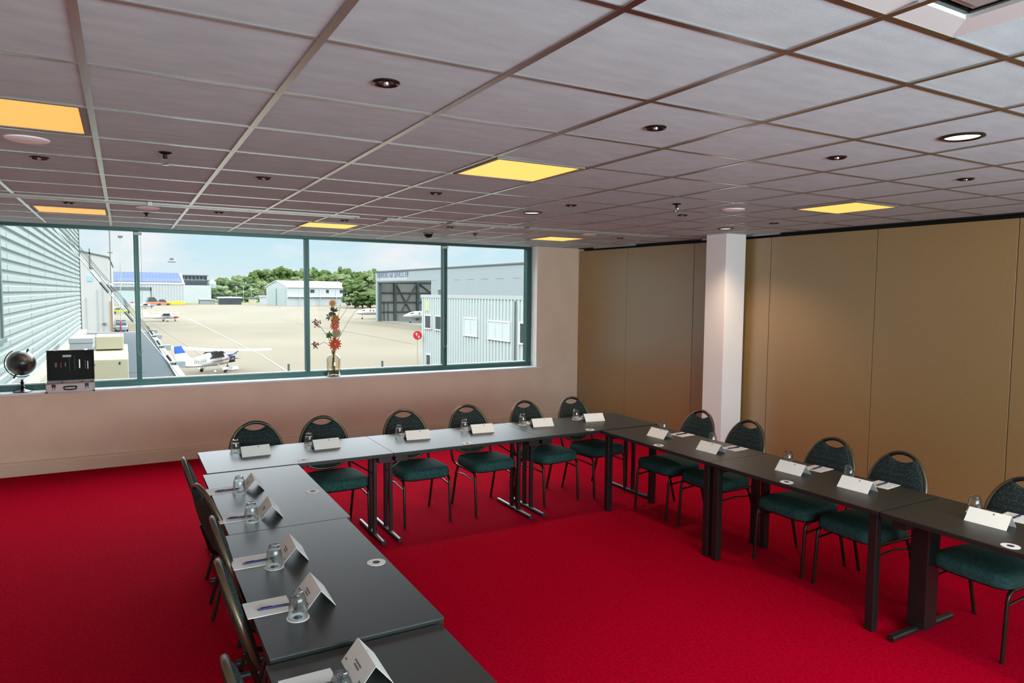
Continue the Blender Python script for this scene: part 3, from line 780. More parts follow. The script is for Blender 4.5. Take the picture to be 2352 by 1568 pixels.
def ribbed(p0, p1, z0, z1, period=.3, depth=.05, z1b=None):
    """vertical trapezoidal ribs on a wall from p0 to p1, seen from its right-hand side"""
    a = Vector((*p0, 0)); b = Vector((*p1, 0)); L = (b-a).length; d = (b-a)/L; n = Vector((d.y, -d.x, 0))
    z1b = z1 if z1b is None else z1b
    pts = []; k = 0; N = max(1, int(L/period))
    for k in range(N):
        s = k*L/N; q = L/N
        pts += [(s, 0), (s+.42*q, 0), (s+.5*q, depth), (s+.92*q, depth)]
    pts.append((L, 0))
    mb = MB(); vs = []
    for s, o in pts:
        c = a+d*s+n*o; t = s/L
        vs += [(c.x, c.y, z0), (c.x, c.y, z1+(z1b-z1)*t)]
    mb.add(vs, [(2*i, 2*i+2, 2*i+3, 2*i+1) for i in range(len(pts)-1)])
    return mb

# near grey ribbed building on the left (horizontal profile sheets)
t = thing('ribbed_building', 'tall grey building with horizontal ribbed metal sheets close to the left window', 'building', (-2.0, 9.3, GZ))
per = .216; Z0 = -.35-GZ-.3; n = int(9.5/per); prof = []
for k in range(n):
    z = Z0+k*per; prof += [(0,z),(0,z+.110),(-.055,z+.128),(-.055,z+.198)]
prof.append((0, Z0+n*per))
mb = MB(); L = 34.7; vs = []
for x, z in prof: vs += [(x,0,z),(x,L,z)]
mb.add(vs, [(2*i,2*i+2,2*i+3,2*i+1) for i in range(len(prof)-1)])
mb.build('ribbed_sheet', M['greyclad'], t)
MB().box(-8,-.06,0,L,0,Z0+n*per).build('wall', M['greydark'], t)
b = MB()
for k in range(1, 9):
    y = L*k/9
    for j in range(0, n, 1): b.box(-.03,.004, y, y+.012, Z0+j*per+.0, Z0+j*per+.11)
b.build('sheet_joint', M['greydark'], t)
MB().box(-.03,.03,L-.03,L+.05,Z0-.2,Z0+n*per).build('corner_trim', M['greydark'], t)
zf = lambda rel: rel+1.985-GZ
f = MB().box(-.02,.06,5.2,6.85,zf(-1.00),zf(-.92)).box(-.02,.03,6.62,6.75,zf(-.92),zf(1.18)).box(-.02,.09,5.2,6.85,zf(1.18),zf(1.3))
f.build('window_frame', principled('teal_frame', (100,122,122), .5), t)
MB().box(-.02,.012,5.2,6.62,zf(-.92),zf(1.18)).build('pane', M['dkwin'], t)
# low annex with flat roof
RZ = -.35
t = thing('annex_building', 'low building with blue-grey flat roof directly below the left window', 'building', (-2.0, 9.3, GZ))
MB().box(0,3.36,0,34.7,0,RZ-GZ-.12).build('wall', M['cladw'], t)
MB().box(0,3.22,0,34.6,RZ-GZ-.12,RZ-GZ).build('roof', M['roofm'], t)
MB().box(3.20,3.42,0,34.75,RZ-GZ-.25,RZ-GZ+.05).box(0,3.42,34.6,34.78,RZ-GZ-.25,RZ-GZ+.03).build('gutter', M['cladw'], t)
MB().box(0,.26,0,34.7,RZ-GZ,RZ-GZ+.20).build('upstand', M['cream'], t)
b = MB()
for y in (.9, 4.9, 9.2, 13.0): b.box(1.6,2.5,y,y+.02,RZ-GZ,RZ-GZ+.012)
b.build('roof_seam', M['greydark'], t)
# stay rods
cab = ['nearest','second','third','fourth','farthest']
for k, y in enumerate((16.4, 23.7, 31.0, 38.4, 43.7)):
    t = thing('stay_rod', f'{cab[k]} of the sloping steel stay rods above the flat roof', 'rod', (1.30, y, RZ), 0, 'steel stay rods over the flat roof')
    A = Vector((0,0,.12)); B = Vector((-3.3,0,.12+1.4*3.3))
    r = .013 if k == 0 else .010
    MB().tube([A, B], r, 6).build('rod', M['alu'] if k == 0 else M['steel'], t)
    if k < 5:
        q = MB()
        for u in (.34,.47):
            p1 = A.lerp(B, u); p2 = A.lerp(B, u+.045); q.tube([p1, p2], .032, 6)
        q.build('turnbuckle', M['greydark'], t)
        MB().tube([A.lerp(B,.52), A.lerp(B,.56)], .022, 6).build('coupling', M['alu'], t)
    MB().box(-.10,.10,-.09,.09,-.02,.12).build('anchor_block', M['steel'], t)
    MB().box(.08,.34,-.16,.16,-.05,.16).build('edge_bracket', M['clad'], t)
    MB().tube([A+Vector((-.05,0,.05)), A.lerp(B,.05)], .045, 6).build('fork_end', M['black'], t)
# roof boxes
t = thing('rooftop_unit', 'large cream metal air unit on the flat roof in front of the window', 'air handling unit', (-.27, 17.0, RZ))
MB().prism([(-.36,0,0),(-.36,0,.86),(-.36,.25,.95),(-.36,2.4,1.02),(-.36,2.4,0)], (.70,0,0)).build('casing', M['cream'], t, bevel=.015)
MB().box(-.30,.26,1.0,2.1,1.00,1.30).build('top_box', M['cream'], t, bevel=.02)
MB().box(-.34,-.28,-.012,0,.74,.77).box(.16,.19,-.012,0,.75,.80).build('latch', M['black'], t)
MB().tube([(-.02,-.10,.12),(-.02,-.10,.30),(.24,-.10,.30),(.24,-.10,.12)], .02, 6).box(-.02,.24,-.12,-.08,.26,.32).build('vent_outlet', M['greydark'], t)
t = thing('rooftop_unit', 'smaller white box unit on the flat roof behind the tool case', 'air handling unit', (-1.22, 27.0, RZ))
MB().box(-.36,.30,0,2.0,0,.56).build('casing', M['cladw'], t, bevel=.015)
MB().box(-.38,.32,-.02,2.02,.56,.74).build('lid', M['cladw'], t, bevel=.02)

# white tall building, masts
t = thing('white_building', 'tall white building with sloping roof edge behind the ribbed building', 'building', (-2.0, 140, GZ))
MB().prism([(-14,0,0),(.0,0,0),(.0,0,13.2),(-14,0,16.2)], (0,60,0)).build('wall', principled('bright_white_render', (176,176,172), .6), t)
MB().prism([(-14.1,-.15,16.1),(.15,-.15,13.1),(.15,-.15,13.35),(-14.1,-.15,16.4)], (0,60.3,0)).build('roof_edge', M['greydark'], t)
for x, z0, z1 in ((-3.6,0,6.2),(-1.1,0,8.4),(-1.9,0,7.6)): MB().tube([(x,-.1,z0),(x,-.1,z1)], .05, 6).build('downpipe', M['greyclad'], t)
MB().box(-2.95,-2.75,-.15,0,11.2,14.6).box(-2.95,-2.45,-.15,0,11.2,11.35).build('wall_bracket', M['greydark'], t)
MB().lathe([(.3,0),(.3,.2)], 16, (-.95,-.3,1.6)).build('vent_cap', M['greydark'], t)
MB().box(-3.3,-2.6,-.1,0,9.0,9.9).build('blue_sign', principled('faded_blue', (140,178,206), .5), t)
MB().box(.0,.35,-.2,.2,0,5.6).build('brown_post', principled('ochre_timber', (168,126,66), .7), t)
t = thing('roadside_mast', 'thin antenna mast standing at the right corner of the white building', 'mast', (-1.75, 138.8, GZ))
MB().tube([(0,0,0),(0,0,22)], .09, 6).build('pole', M['greydark'], t)
MB().box(-.4,.4,-.05,.05,13.9,14.05).build('crossbar', M['greydark'], t)
t = thing('light_mast', 'slim white light mast between the white building and the first mullion', 'mast', (-.5, 143, GZ))
MB().tube([(0,0,0),(.35,0,17)], .09, 6).build('pole', M['cladw'], t)
MB().box(-.05,.75,-.2,.2,16.9,17.25).build('lamp_head', M['greydark'], t)
MB().tube([(0,0,0),(0,0,2)], .13, 6).build('mast_base', M['pred'], t)
t = thing('light_mast', 'faint distant light mast above the solar roof', 'mast', (36, 640, GZ))
MB().tube([(0,0,0),(0,0,34)], .14, 6).build('pole', M['alu'], t)
MB().box(-3,3,-.3,.3,31,31.7).box(-1.5,1.5,-.3,.3,33,34.5).build('lamp_head', M['greydark'], t)

# solar hangar
t = thing('solar_hangar', 'white ribbed hangar with blue solar panels covering its roof', 'building', (0, 410.8, GZ))
ribbed((-14,0), (29.1,0), 0, 11.6, 1.35, .25).build('front_cladding', M['cladw'], t)
MB().prism([(-14,0.3,0),(-14,0.3,11.6),(-14,19,17.2),(-14,38,11.6),(-14,38,0)], (43,0,0)).build('wall', M['cladw'], t)
MB().box(-14,29.3,-.5,.2,11.0,11.9).build('gutter', M['white'], t)
def solar():
    m = principled('solar_cells', (44,70,140), .6, spec=.15); nt = m.node_tree; b = nt.nodes['Principled BSDF']
    tc = nt.nodes.new('ShaderNodeTexCoord'); br = nt.nodes.new('ShaderNodeTexBrick'); br.offset = 0
    br.inputs['Scale'].default_value = .5; br.inputs['Brick Width'].default_value = .85; br.inputs['Row Height'].default_value = 1.0; br.inputs['Mortar Size'].default_value = .035
    br.inputs['Color1'].default_value = (*lin((8,42,92)), 1); br.inputs['Color2'].default_value = (*lin((14,54,106)), 1); br.inputs['Mortar'].default_value = (*lin((70,104,140)), 1)
    nt.links.new(tc.outputs['Object'], br.inputs['Vector']); nt.links.new(br.outputs[0], b.inputs['Base Color']); return m
MB().prism([(-13.6,.3,12.0),(28.2,.3,12.0),(27.6,18.6,17.4),(-13.6,18.6,17.4)], (0,-.05,.15)).build('solar_panels', solar(), t)
MB().box(-3.2,12.6,-.32,-.26,0,8.8).build('door', M['greyclad'], t)
MB().box(-3.6,13.1,-.34,-.27,7.4,9.3).box(12.6,13.3,-.34,-.27,0,9.3).build('door_frame', M['greydark'], t)
# terminal tower
t = thing('office_tower', 'dark glass upper storey on a white base right of the solar hangar', 'building', (34, 487, GZ))
MB().prism([(0,0,11.2),(14.0,0,11.2),(13.6,0,17.5),(-.5,0,17.5)], (0,14,0)).build('glass_storey', M['dkwin'], t)
MB().box(-1,14.5,-.6,14.4,17.2,17.8).build('roof', M['greydark'], t)
MB().box(-2,16.0,-.3,14,0,11.2).build('base_wall', M['cladw'], t)
b = MB()
for k in range(6): b.box(.3+k*2.2, .5+k*2.2, -.08, 0, 13.6, 16.9)
b.box(-.2,13.8,-.1,0,14.6,14.8).build('glazing_bar', M['clad'], t)
MB().lathe([(2.6,0),(3.0,3),(1.4,5.6)], 12, (16.6,3,9.5)).build('dark_dome', M['greyclad'], t)
# mid hangar: gable with sliding doors on the left, long white side towards the apron
t = thing('white_hangar', 'white hangar with grey gable door and small windows in the middle distance', 'building', (77.5, 385, GZ), math.atan2(.287, .958))
W_, L_ = 24, 39
MB().prism([(0,0,0),(0,0,9.9),(0,4,11.4),(0,W_/2,13.2),(0,W_-4,11.4),(0,W_,9.9),(0,W_,0)], (L_,0,0)).build('wall', M['cladw'], t)
MB().prism([(-.4,-.5,9.8),(-.4,4,11.5),(-.4,W_/2,13.4),(-.4,W_-4,11.5),(-.4,W_+.5,9.8),(-.4,W_+.5,10.2),(-.4,W_-4,11.9),(-.4,W_/2,13.8),(-.4,4,11.9),(-.4,-.5,10.2)], (L_+.8,0,0)).build('roof', M['white'], t)
MB().box(-.15,0,1.5,W_-1.5,0,9.4).build('gable_door', M['greyclad'], t)
MB().box(-.25,-.1,W_/2-.4,W_/2+.4,0,9.2).build('door_joint', M['greydark'], t)
MB().box(0,L_,-1.3,0,4.7,5.1).build('canopy', M['white'], t)
for x0, x1 in ((13.6,16.2),(23.6,25.3),(32.4,36.7)): MB().box(x0, x1, -.1, -.02, 7.1, 8.9).build('window', M['dkwin'], t)
for x0 in (6.5,19,29.5,38.6): MB().box(x0,x0+.3,-1.25,-1.05,0,4.7).box(x0,x0+.15,-.08,0,5.1,9.9).build('post', M['greyclad'], t)
# grey hangar with the sign (facade faces left, towards the apron)
A = Vector((58.3,177.0)); Bv = Vector((62.4,98.0)); dv = (Bv-A).normalized(); ang = math.atan2(dv.y, dv.x)
# local x runs along the facade away from its far corner; local -y is towards the apron
t = thing('sign_hangar', 'large pale hangar with open door and company lettering on its fascia', 'building', (A.x, A.y, GZ), ang)
FL = 79; HT = 12.87; BO = 10.35; D = 45
MB().box(0,FL,-.05,.3,BO,HT).build('fascia', M['clad'], t)
MB().box(-.2,FL,-.25,.5,HT-.05,HT+.22).build('roof_edge', M['greydark'], t)
b = MB()
for k in range(13): b.box(k*6.1,k*6.1+3.4,.3,D,HT-.3,HT-.05)  # roof laid in strips, gaps added to let light into the hangar
b.build('roof', M['greydark'], t)
MB().box(0,1.3,-.02,.8,0,BO).build('corner_pier', M['clad'], t)
ribbed((33.6,0), (FL,0), 0, BO, 5.2, .06).build('facade_panels', M['clad'], t)
MB().box(0,FL,D-.2,D,0,HT-.3).build('rear_wall', M['hint'], t)
MB().box(0,.25,.3,D,0,HT-.3).build('end_wall', M['hint'], t)
MB().box(FL-.3,FL,.3,D,0,HT-.3).build('far_end_wall', M['clad'], t)
MB().box(.3,FL-.3,.5,D-.3,0,.04).build('hangar_floor', principled('hangar_floor_paint', (132,134,128), .6), t)
st = MB()   # braced far end wall, seen through the open door
for y in (.9, 5.2, 11.8, 18.5, 25): st.box(.3, .9, y-.35, y+.35, 0, BO+1)
for z in (2.3, 4.9, 7.4, BO-.2): st.box(.3, .6, .5, 30, z, z+.28)
st.tube([(.5,5.3,BO),(.5,9.8,2.4)], .2, 6).tube([(.5,11.7,BO),(.5,7.0,2.4)], .2, 6).tube([(.5,11.9,BO),(.5,16.2,7.4)], .2, 6)
for y in (2.2, 3.3): st.box(.3, .5, y-.1, y+.1, 0, 4.9)
st.build('steel_bracing', M['steel'], t)
MB().box(1.3,2.2,.0,.6,0,BO).box(1.3,33.6,.0,.6,BO-.35,BO).build('door_frame', M['steel'], t)
sg = principled('grey_blue_letters', (92,106,140), .5)
MB().box(.8,20.6,-.09,-.05,BO+.25,HT-.35).build('sign_board', M['cladw'], t)
text_mesh('RIJNMOND AIR SERVICES BV', 2.0, 'lettering', sg, t, Matrix.Translation((1.3,-.12,BO+.55)) @ Matrix.Rotation(PI/2,4,'X'), .02, .79)
# nearer clad office building (facade faces left)
t = thing('clad_office', 'pale vertically ribbed office building with white framed windows on the right', 'building', (26.2, 65.0, GZ), -PI/2)
# local x runs towards the camera (world -y); local -y faces world -x
H2 = 7.34; FL = 38
ribbed((0,0), (FL,0), 0, H2-.25, .55, .11).build('ribbed_cladding', principled('white_office_cladding', (186,196,194), .5), t)
MB().box(0,FL,.02,16,0,H2-.1).build('wall', M['clad'], t)
MB().box(-.05,FL,-.12,.3,H2-.3,H2).build('roof_edge', M['cladw'], t)
def owin(y0, y1, zr0, zr1, n, open_=True):
    x0, x1 = 65.0-y1, 65.0-y0; z0, z1 = zr0+1.985-GZ, zr1+1.985-GZ
    f = MB().box(x0-.12, x1+.12, -.20, -.02, z0-.12, z0).box(x0-.12, x1+.12, -.20, -.02, z1, z1+.12).box(x0-.12, x0, -.20, -.02, z0, z1).box(x1, x1+.12, -.20, -.02, z0, z1)
    for k in range(1, n): xx = x0+(x1-x0)*k/n; f.box(xx-.04, xx+.04, -.20, -.02, z0, z1)
    fo = f.build('window_frame', M['white'], t)
    MB().box(x0, x1, -.16, -.13, z0, z1).build('pane', M['blindw'] if n > 1 else M['dkwin'], fo)
M['blindw'] = principled('white_blind', (192,202,204), .5)
X = 26.2
owin(X/.4206, X/.4111, -.0541*X/.416, -.0352*X/.416, 1)
owin(X/.438, X/.4285, -.0565*X/.434, -.0365*X/.434, 1)
owin(X/.5005, X/.4787, -.0667*X/.4896, -.0408*X/.4896, 2)
owin(X/.5620, X/.5220, -.0745*X/.541, -.0465*X/.541, 3)
owin(X/.600, X/.583, -.083*X/.592, -.050*X/.592, 1)
owin(X/.4200, X/.4133, -.1172*X/.416, -.0962*X/.416, 1)
for xx in (65-X/.4455, 65-X/.5735):
    MB().tube([(xx,-.20,0),(xx,-.20,H2-.4)], .07, 6).build('downpipe', M['greydark'], t)
MB().lathe([(.2,0),(.25,.5),(.1,.6)], 10, (3.5,.5,H2)).build('roof_vent', M['greydark'], t)
MB().box(1.2,1.9,-.12,-.02,H2-1.6,H2-.6).build('yellow_plate', principled('faded_yellow', (196,196,120), .5), t)
# red round sign on pole
t = thing('round_sign', 'round red sign with white arrows on a thin pole by the ribbed office', 'sign', (25.4, 64.2, GZ), 0)
MB().tube([(0,0,0),(0,0,3.3)], .04, 8).build('pole', M['alu'], t)
d = MB(); d.M = Matrix.Translation((0,-.06,3.3)) @ Matrix.Rotation(-.41,4,'Z') @ Matrix.Rotation(PI/2,4,'X')
d.lathe([(.44,-.02),(.44,.02)], 24).build('disc', M['redsign'], t)
d = MB(); Mx = Matrix.Translation((0,-.06,3.3)) @ Matrix.Rotation(-.41,4,'Z'); d.M = Mx
d.box(-.12,-.05,-.045,-.03,-.05,.25).box(-.20,.02,-.045,-.03,.12,.19).box(.03,.22,-.045,-.03,-.18,-.11).box(.09,.16,-.045,-.03,-.28,-.02)
d.build('arrow_marks', M['white'], t)
for x, y, l in [(21.7,64,'short dark bollard on the apron left of the red sign'), (13.07,64.8,'short dark bollard on the apron right of the blue aircraft')]:
    o = MB().lathe([(.10,0),(.10,.9),(.05,.95)], 10).build('bollard', M['steel'], loc=(x,y,GZ)); tag(o, l, 'bollard', 'apron bollards')

# ------------------------------------------------------------- aircraft
def light_plane(label, loc, heading, c_body, c_tail, c_nose, reg=None, open_cowl=False, group='parked aircraft', name='light_aircraft'):
    # local +x forward, z up, about 8.3 m long with an 11 m wing
    t = thing(name, label, 'aircraft', loc, heading, group)
    def ring(x, w, h, zc, n=14):
        return [(x, w*math.cos(2*PI*k/n), zc+h*math.sin(2*PI*k/n)) for k in range(n)]
    MB().loft([ring(-5.3,.06,.12,1.12), ring(-4.2,.20,.30,1.12), ring(-2.6,.38,.46,1.15), ring(-1.2,.50,.60,1.22), ring(.2,.54,.70,1.25), ring(1.0,.54,.66,1.22), ring(1.6,.50,.46,1.08)]).build('fuselage', c_body, t, smooth=60)
    MB().loft([ring(1.6,.50,.46,1.08), ring(2.2,.46,.42,1.06), ring(2.75,.30,.30,1.04), ring(2.9,.10,.10,1.04)]).build('cowling', c_nose, t, smooth=60)
    MB().prism([(-1.5,-.515,1.35),(.75,-.56,1.35),(.45,-.53,1.88),(-.7,-.52,1.88)], (0,1.07,0)).build('cabin_window', M['dkwin'], t)
    MB().prism([(.55,-.42,1.92),(1.25,-.42,1.50),(1.25,.42,1.50),(.55,.42,1.92)], (.02,0,.02)).build('windscreen', M['dkwin'], t)
    def wing(xc, span, ch, ct, z, th, dih=.14):
        R = []
        for y, c in ((-span/2,ct),(-span/4,ch),(0,ch),(span/4,ch),(span/2,ct)):
            zz = z+abs(y)*dih/5
            R.append([(xc+c*.35, y, zz),(xc+c*.1, y, zz+th),(xc-c*.3, y, zz+th*.6),(xc-c*.65, y, zz),(xc-c*.3, y, zz-th*.25),(xc+c*.15, y, zz-th*.3)])
        return MB().loft(R)
    wing(.1, 11.0, 1.62, 1.15, 2.02, .12).build('wing', M['pwhite'], t, smooth=40)
    wing(-4.7, 3.5, 1.0, .8, 1.12, .05, 0).build('tailplane', M['pwhite'], t, smooth=40)
    MB().prism([(-5.45,-.04,1.0),(-3.1,-.04,1.30),(-4.3,-.04,2.14),(-5.62,-.04,2.14)], (0,.08,0)).build('fin', M['pwhite'], t)
    MB().prism([(-4.3,-.045,2.14),(-4.85,-.045,2.78),(-5.72,-.045,2.78),(-5.62,-.045,2.14)], (0,.09,0)).build('fin_tip', c_tail, t)
    for s in (-1, 1):
        MB().tube([(.3,.45*s,.95),(.25,2.3*s,2.0)], .045, 6).build('wing_strut', M['pwhite'], t)
        MB().tube([(-.2,.35*s,.8),(-.25,1.15*s,.28)], .05, 6).build('gear_leg', M['pwhite'], t)
        wh = MB(); wh.M = Matrix.Translation((-.25,1.22*s,.22)) @ Matrix.Rotation(PI/2,4,'X'); wh.lathe([(.12,-.07),(.22,-.06),(.22,.06),(.12,.07)], 16).build('wheel', M['tyre'], t)
        MB().loft([[(-.25+dx, 1.22*s+dy*.12, .36+dz*.14) for dx, dy, dz in ((.34*a,math.cos(q),math.sin(q)) for q in [2*PI*k/8 for k in range(8)])] for a in (-.9,0,.9)]).build('wheel_fairing', M['pwhite'], t)
    MB().tube([(1.9,0,.8),(2.05,0,.25)], .05, 6).build('gear_leg', M['alu'], t)
    wh = MB(); wh.M = Matrix.Translation((2.05,0,.2)) @ Matrix.Rotation(PI/2,4,'X'); wh.lathe([(.1,-.06),(.2,-.05),(.2,.05),(.1,.06)], 16).build('wheel', M['tyre'], t)
    MB().prism([(2.92,-.95,1.00),(2.92,0,1.09),(2.92,.95,1.00),(2.92,0,.97)], (.03,0,0)).build('propeller', M['greydark'], t)
    MB().lathe([(.12,0),(.01,.22)], 10, (0,0,0)).build('spinner', M['pwhite'], t, loc=(0,0,0))
    sp = t.children[-1]; sp.location = (2.92,0,1.04); sp.rotation_euler = (0,PI/2,0)
    if open_cowl:
        MB().prism([(1.7,-.5,.72),(2.6,-.46,.72),(2.6,-.46,1.30),(1.7,-.5,1.30)], (0,.1,0)).ball((2.1,-.5,.95),(.34,.15,.2),8,6,.2).build('engine', M['black'], t)
        MB().prism([(1.3,-.9,.05),(2.3,-1.0,.05),(2.2,-.95,.34),(1.5,-.9,.4)], (0,.5,0)).build('removed_cowling', M['pwhite'], t)
        MB().box(1.2,2.9,-.46,.46,1.44,1.52).build('cowling_stripe', M['pblue'], t)
    # side stripe
    MB().prism([(-1.1,-.535,1.02),(1.6,-.525,1.06),(1.6,-.525,1.16),(.2,-.56,1.12),(-1.1,-.535,1.06)], (0,.02,0)).build('side_stripe', M['pred'], t)
    if reg:
        text_mesh(reg, .52, 'registration', M['steel'], t, Matrix.Translation((-3.7,-.44,1.02)) @ Matrix.Rotation(.20,4,'Z').inverted() @ Matrix.Rotation(PI/2,4,'X'), .01, .85)
    return t
hd = math.atan2(.773, .634)
light_plane('white high-wing aircraft with blue tail tip and blue open nose below the window', (7.3, 69.2, GZ), hd, M['pwhite'], M['pblue'], M['pblue'], 'PH-SVR', True)
light_plane('red and white high-wing aircraft parked farther left on the apron', (9.2, 189.5, GZ), hd-.55, M['pwhite'], M['pwhite'], M['pred'])
def jet(label, loc, heading, group='parked aircraft'):
    t = thing('business_jet', label, 'aircraft', loc, heading, group)
    def ring(x, w, h, zc, n=14): return [(x, w*math.cos(2*PI*k/n), zc+h*math.sin(2*PI*k/n)) for k in range(n)]
    MB().loft([ring(7.6,.1,.1,1.75), ring(7.0,.42,.35,1.8), ring(5.8,.72,.72,1.95), ring(4.4,.85,.9,2.1), ring(-2,.85,.9,2.1), ring(-5.2,.55,.6,2.3), ring(-7.4,.1,.15,2.5)]).build('fuselage', M['pwhite'], t, smooth=60)
    MB().prism([(5.2,-.72,2.35),(6.1,-.60,2.2),(6.1,.60,2.2),(5.2,.72,2.35)], (-.3,0,.3)).build('windscreen', M['dkwin'], t)
    b = MB()
    for k in range(5): b.box(3.4-k*.95, 3.75-k*.95, -.87, .87, 2.25, 2.6)
    b.build('cabin_window', M['dkwin'], t)
    MB().prism([(1.6,0,1.6),(-.2,-7.0,1.8),(-1.1,-7.0,1.8),(-1.4,0,1.6),(-1.1,7.0,1.8),(-.2,7.0,1.8)], (0,0,.12)).build('wing', M['pwhite'], t)
    MB().prism([(-4.6,-.06,2.8),(-6.2,-.06,4.9),(-7.2,-.06,4.9),(-6.9,-.06,2.8)], (0,.12,0)).build('fin', M['pwhite'], t)
    MB().prism([(-6.2,0,4.8),(-6.9,-2.6,4.9),(-7.4,-2.6,4.9),(-7.3,0,4.8),(-7.4,2.6,4.9),(-6.9,2.6,4.9)], (0,0,.08)).build('tailplane', M['pwhite'], t)
    for s in (-1,1):
        e = MB(); e.M = Matrix.Translation((-3.6,1.25*s,2.5)) @ Matrix.Rotation(PI/2,4,'Y'); e.lathe([(.3,-1.1),(.42,-.6),(.42,.8),(.34,1.2)], 14).build('engine', M['pwhite'], t, smooth=50)
        MB().tube([(-.4,1.6*s,1.6),(-.4,1.6*s,.3)], .08, 6).build('gear_leg', M['alu'], t)
        w_ = MB(); w_.M = Matrix.Translation((-.4,1.6*s,.28)) @ Matrix.Rotation(PI/2,4,'X'); w_.lathe([(.28,-.1),(.28,.1)], 14).build('wheel', M['tyre'], t)
    MB().tube([(5.6,0,1.4),(5.7,0,.3)], .07, 6).build('gear_leg', M['alu'], t)
    w_ = MB(); w_.M = Matrix.Translation((5.7,0,.22)) @ Matrix.Rotation(PI/2,4,'X'); w_.lathe([(.22,-.1),(.22,.1)], 14).build('wheel', M['tyre'], t)
    return t
jet('white business jet standing in the shade inside the open hangar door', (68.2, 163, GZ), PI+.05)
jet('white business jet parked outside left of the hangar, half hidden by its corner pier', (64.6, 191, GZ), PI)
# distant small vehicles / aircraft by the solar hangar
def blobcar(label, loc, c, heading=0, s=1.0, name='parked_car', cat='car', L=4.3, h=1.45):
    t = thing(name, label, cat, loc, heading)
    MB().prism([(-L/2,-.85,.3),(-L/2,-.85,.85),(-L*.32,-.85,.95),(L*.30,-.85,.95),(L/2,-.85,.75),(L/2,-.85,.3)], (0,1.7,0)).build('body', c, t, bevel=.08)
    MB().prism([(-L*.34,-.74,.95),(-L*.22,-.66,h),(L*.08,-.66,h),(L*.24,-.74,.95)], (0,1.44,0)).build('cabin', M['dkwin'], t, bevel=.05)
    MB().prism([(-L*.21,-.62,h),(L*.07,-.62,h),(L*.07,.62,h),(-L*.21,.62,h)], (0,0,.05)).build('roof', c, t)
    for sx in (-1,1):
        for sy in (-1,1):
            w_ = MB(); w_.M = Matrix.Translation((sx*L*.31, sy*.8, .31)) @ Matrix.Rotation(PI/2,4,'X'); w_.lathe([(.31,-.1),(.31,.1)], 12).build('wheel', M['tyre'], t)
    t.scale = (s,s,s); return t
blobcar('pale blue parked car on the ground beyond the flat roof', (-.35, 146, GZ), principled('pale_blue_car', (150,172,186), .25), PI/2, 1.15)
blobcar('dark blue parked car just behind the pale blue one', (-.4, 156, GZ), principled('blue_car', (70,104,130), .25), PI/2, 1.15)
blobcar('small yellow-green car left of the first mullion in the distance', (-.6, 252, GZ), principled('lime_car', (170,176,60), .3), 0, 1.4)
blobcar('orange helicopter-like body parked before the solar hangar door', (13.2, 395, GZ), principled('orange_body', (214,110,70), .4), .2, 1.9, 'parked_vehicle', 'vehicle', 4.6, 2.2)
blobcar('orange and red vehicle parked right of the hangar door', (18.0, 400, GZ), principled('amber_body', (200,120,50), .4), .1, 1.6, 'parked_vehicle', 'vehicle', 4.6, 1.9)
light_plane('distant white and blue aircraft in front of the grey hangar door', (8.4, 330, GZ), .1, M['pwhite'], M['pred'], M['pblue'])
t = thing('yellow_container', 'long yellow tank standing along the ribbed hangar wall', 'container', (24.2, 404, GZ))
b = MB()
for k in range(9): b.lathe([(.0,0),(.55,.1),(.55,1.9),(.4,2.1)], 10, (-4+k*.95,0,0))
b.build('tank_row', principled('yellow_paint', (224,196,40), .5), t)
MB().box(-4.6,4.4,-.5,.5,0,.25).build('pallet', M['greydark'], t)
# low sheds and clutter between hangars
for x, y, w, h, c, l in [(53,420,12,4.4,'dkwin','low dark shed with flat roof in the far middle of the apron'), (66,424,3.2,4.2,'cream','small cream kiosk right of the low dark shed'),
                         (84,440,22,5.2,'cladw','long low white roofed shed left of the white hangar'), (42,430,8,3.0,'hint','low brownish shed right of the white base')]:
    t = thing('low_shed', l, 'shed', (x,y,GZ))
    MB().box(-w/2,w/2,0,6,0,h*.82).build('wall', M[c], t)
    MB().box(-w/2-.4,w/2+.4,-.5,6.4,h*.82,h).build('roof', M['cladw'] if c != 'cream' else M['greydark'], t)
# light poles by the trees
for k, (x, y) in enumerate(((63,470),(67,468),(72,470))):
    t = thing('street_lamp', ['leftmost','middle','rightmost'][k]+' of the thin white lamp posts before the far trees', 'lamp post', (x,y,GZ), 0, 'far lamp posts')
    MB().tube([(0,0,0),(0,0,10.5)], .12, 6).build('pole', M['cladw'], t); MB().box(-.7,.7,-.2,.2,10.4,10.8).build('lamp_head', M['cladw'], t)

# ------------------------------------------------------------- trees
def crown(seed, mat):
    rnd = random.Random(seed); mb = MB()
    for k in range(58):
        a = rnd.uniform(0,2*PI); z = rnd.uniform(.22,.92); d = rnd.uniform(.1,.56)*math.sqrt(max(.05,1-((z-.5)/.5)**2))
        r = rnd.uniform(.08,.17)
        mb.ball((d*math.cos(a), d*math.sin(a), z), (r, r, r*.7), 8, 6, .30, rnd)
    return mb
tp = []
for k in range(6):
    t = thing('tree', 'leafy green tree standing in the wooded belt beyond the airfield', 'tree', group='trees beyond the airfield')
    crown(k, None).build('crown', M['foliage' if k % 3 else 'foliage2'], t)
    MB().tube([(0,0,0),(.01,0,.5)], [.05,.03], 6).build('trunk', M['trunk'], t)
    tp.append(t)
spots_t = []
rt = random.Random(3)
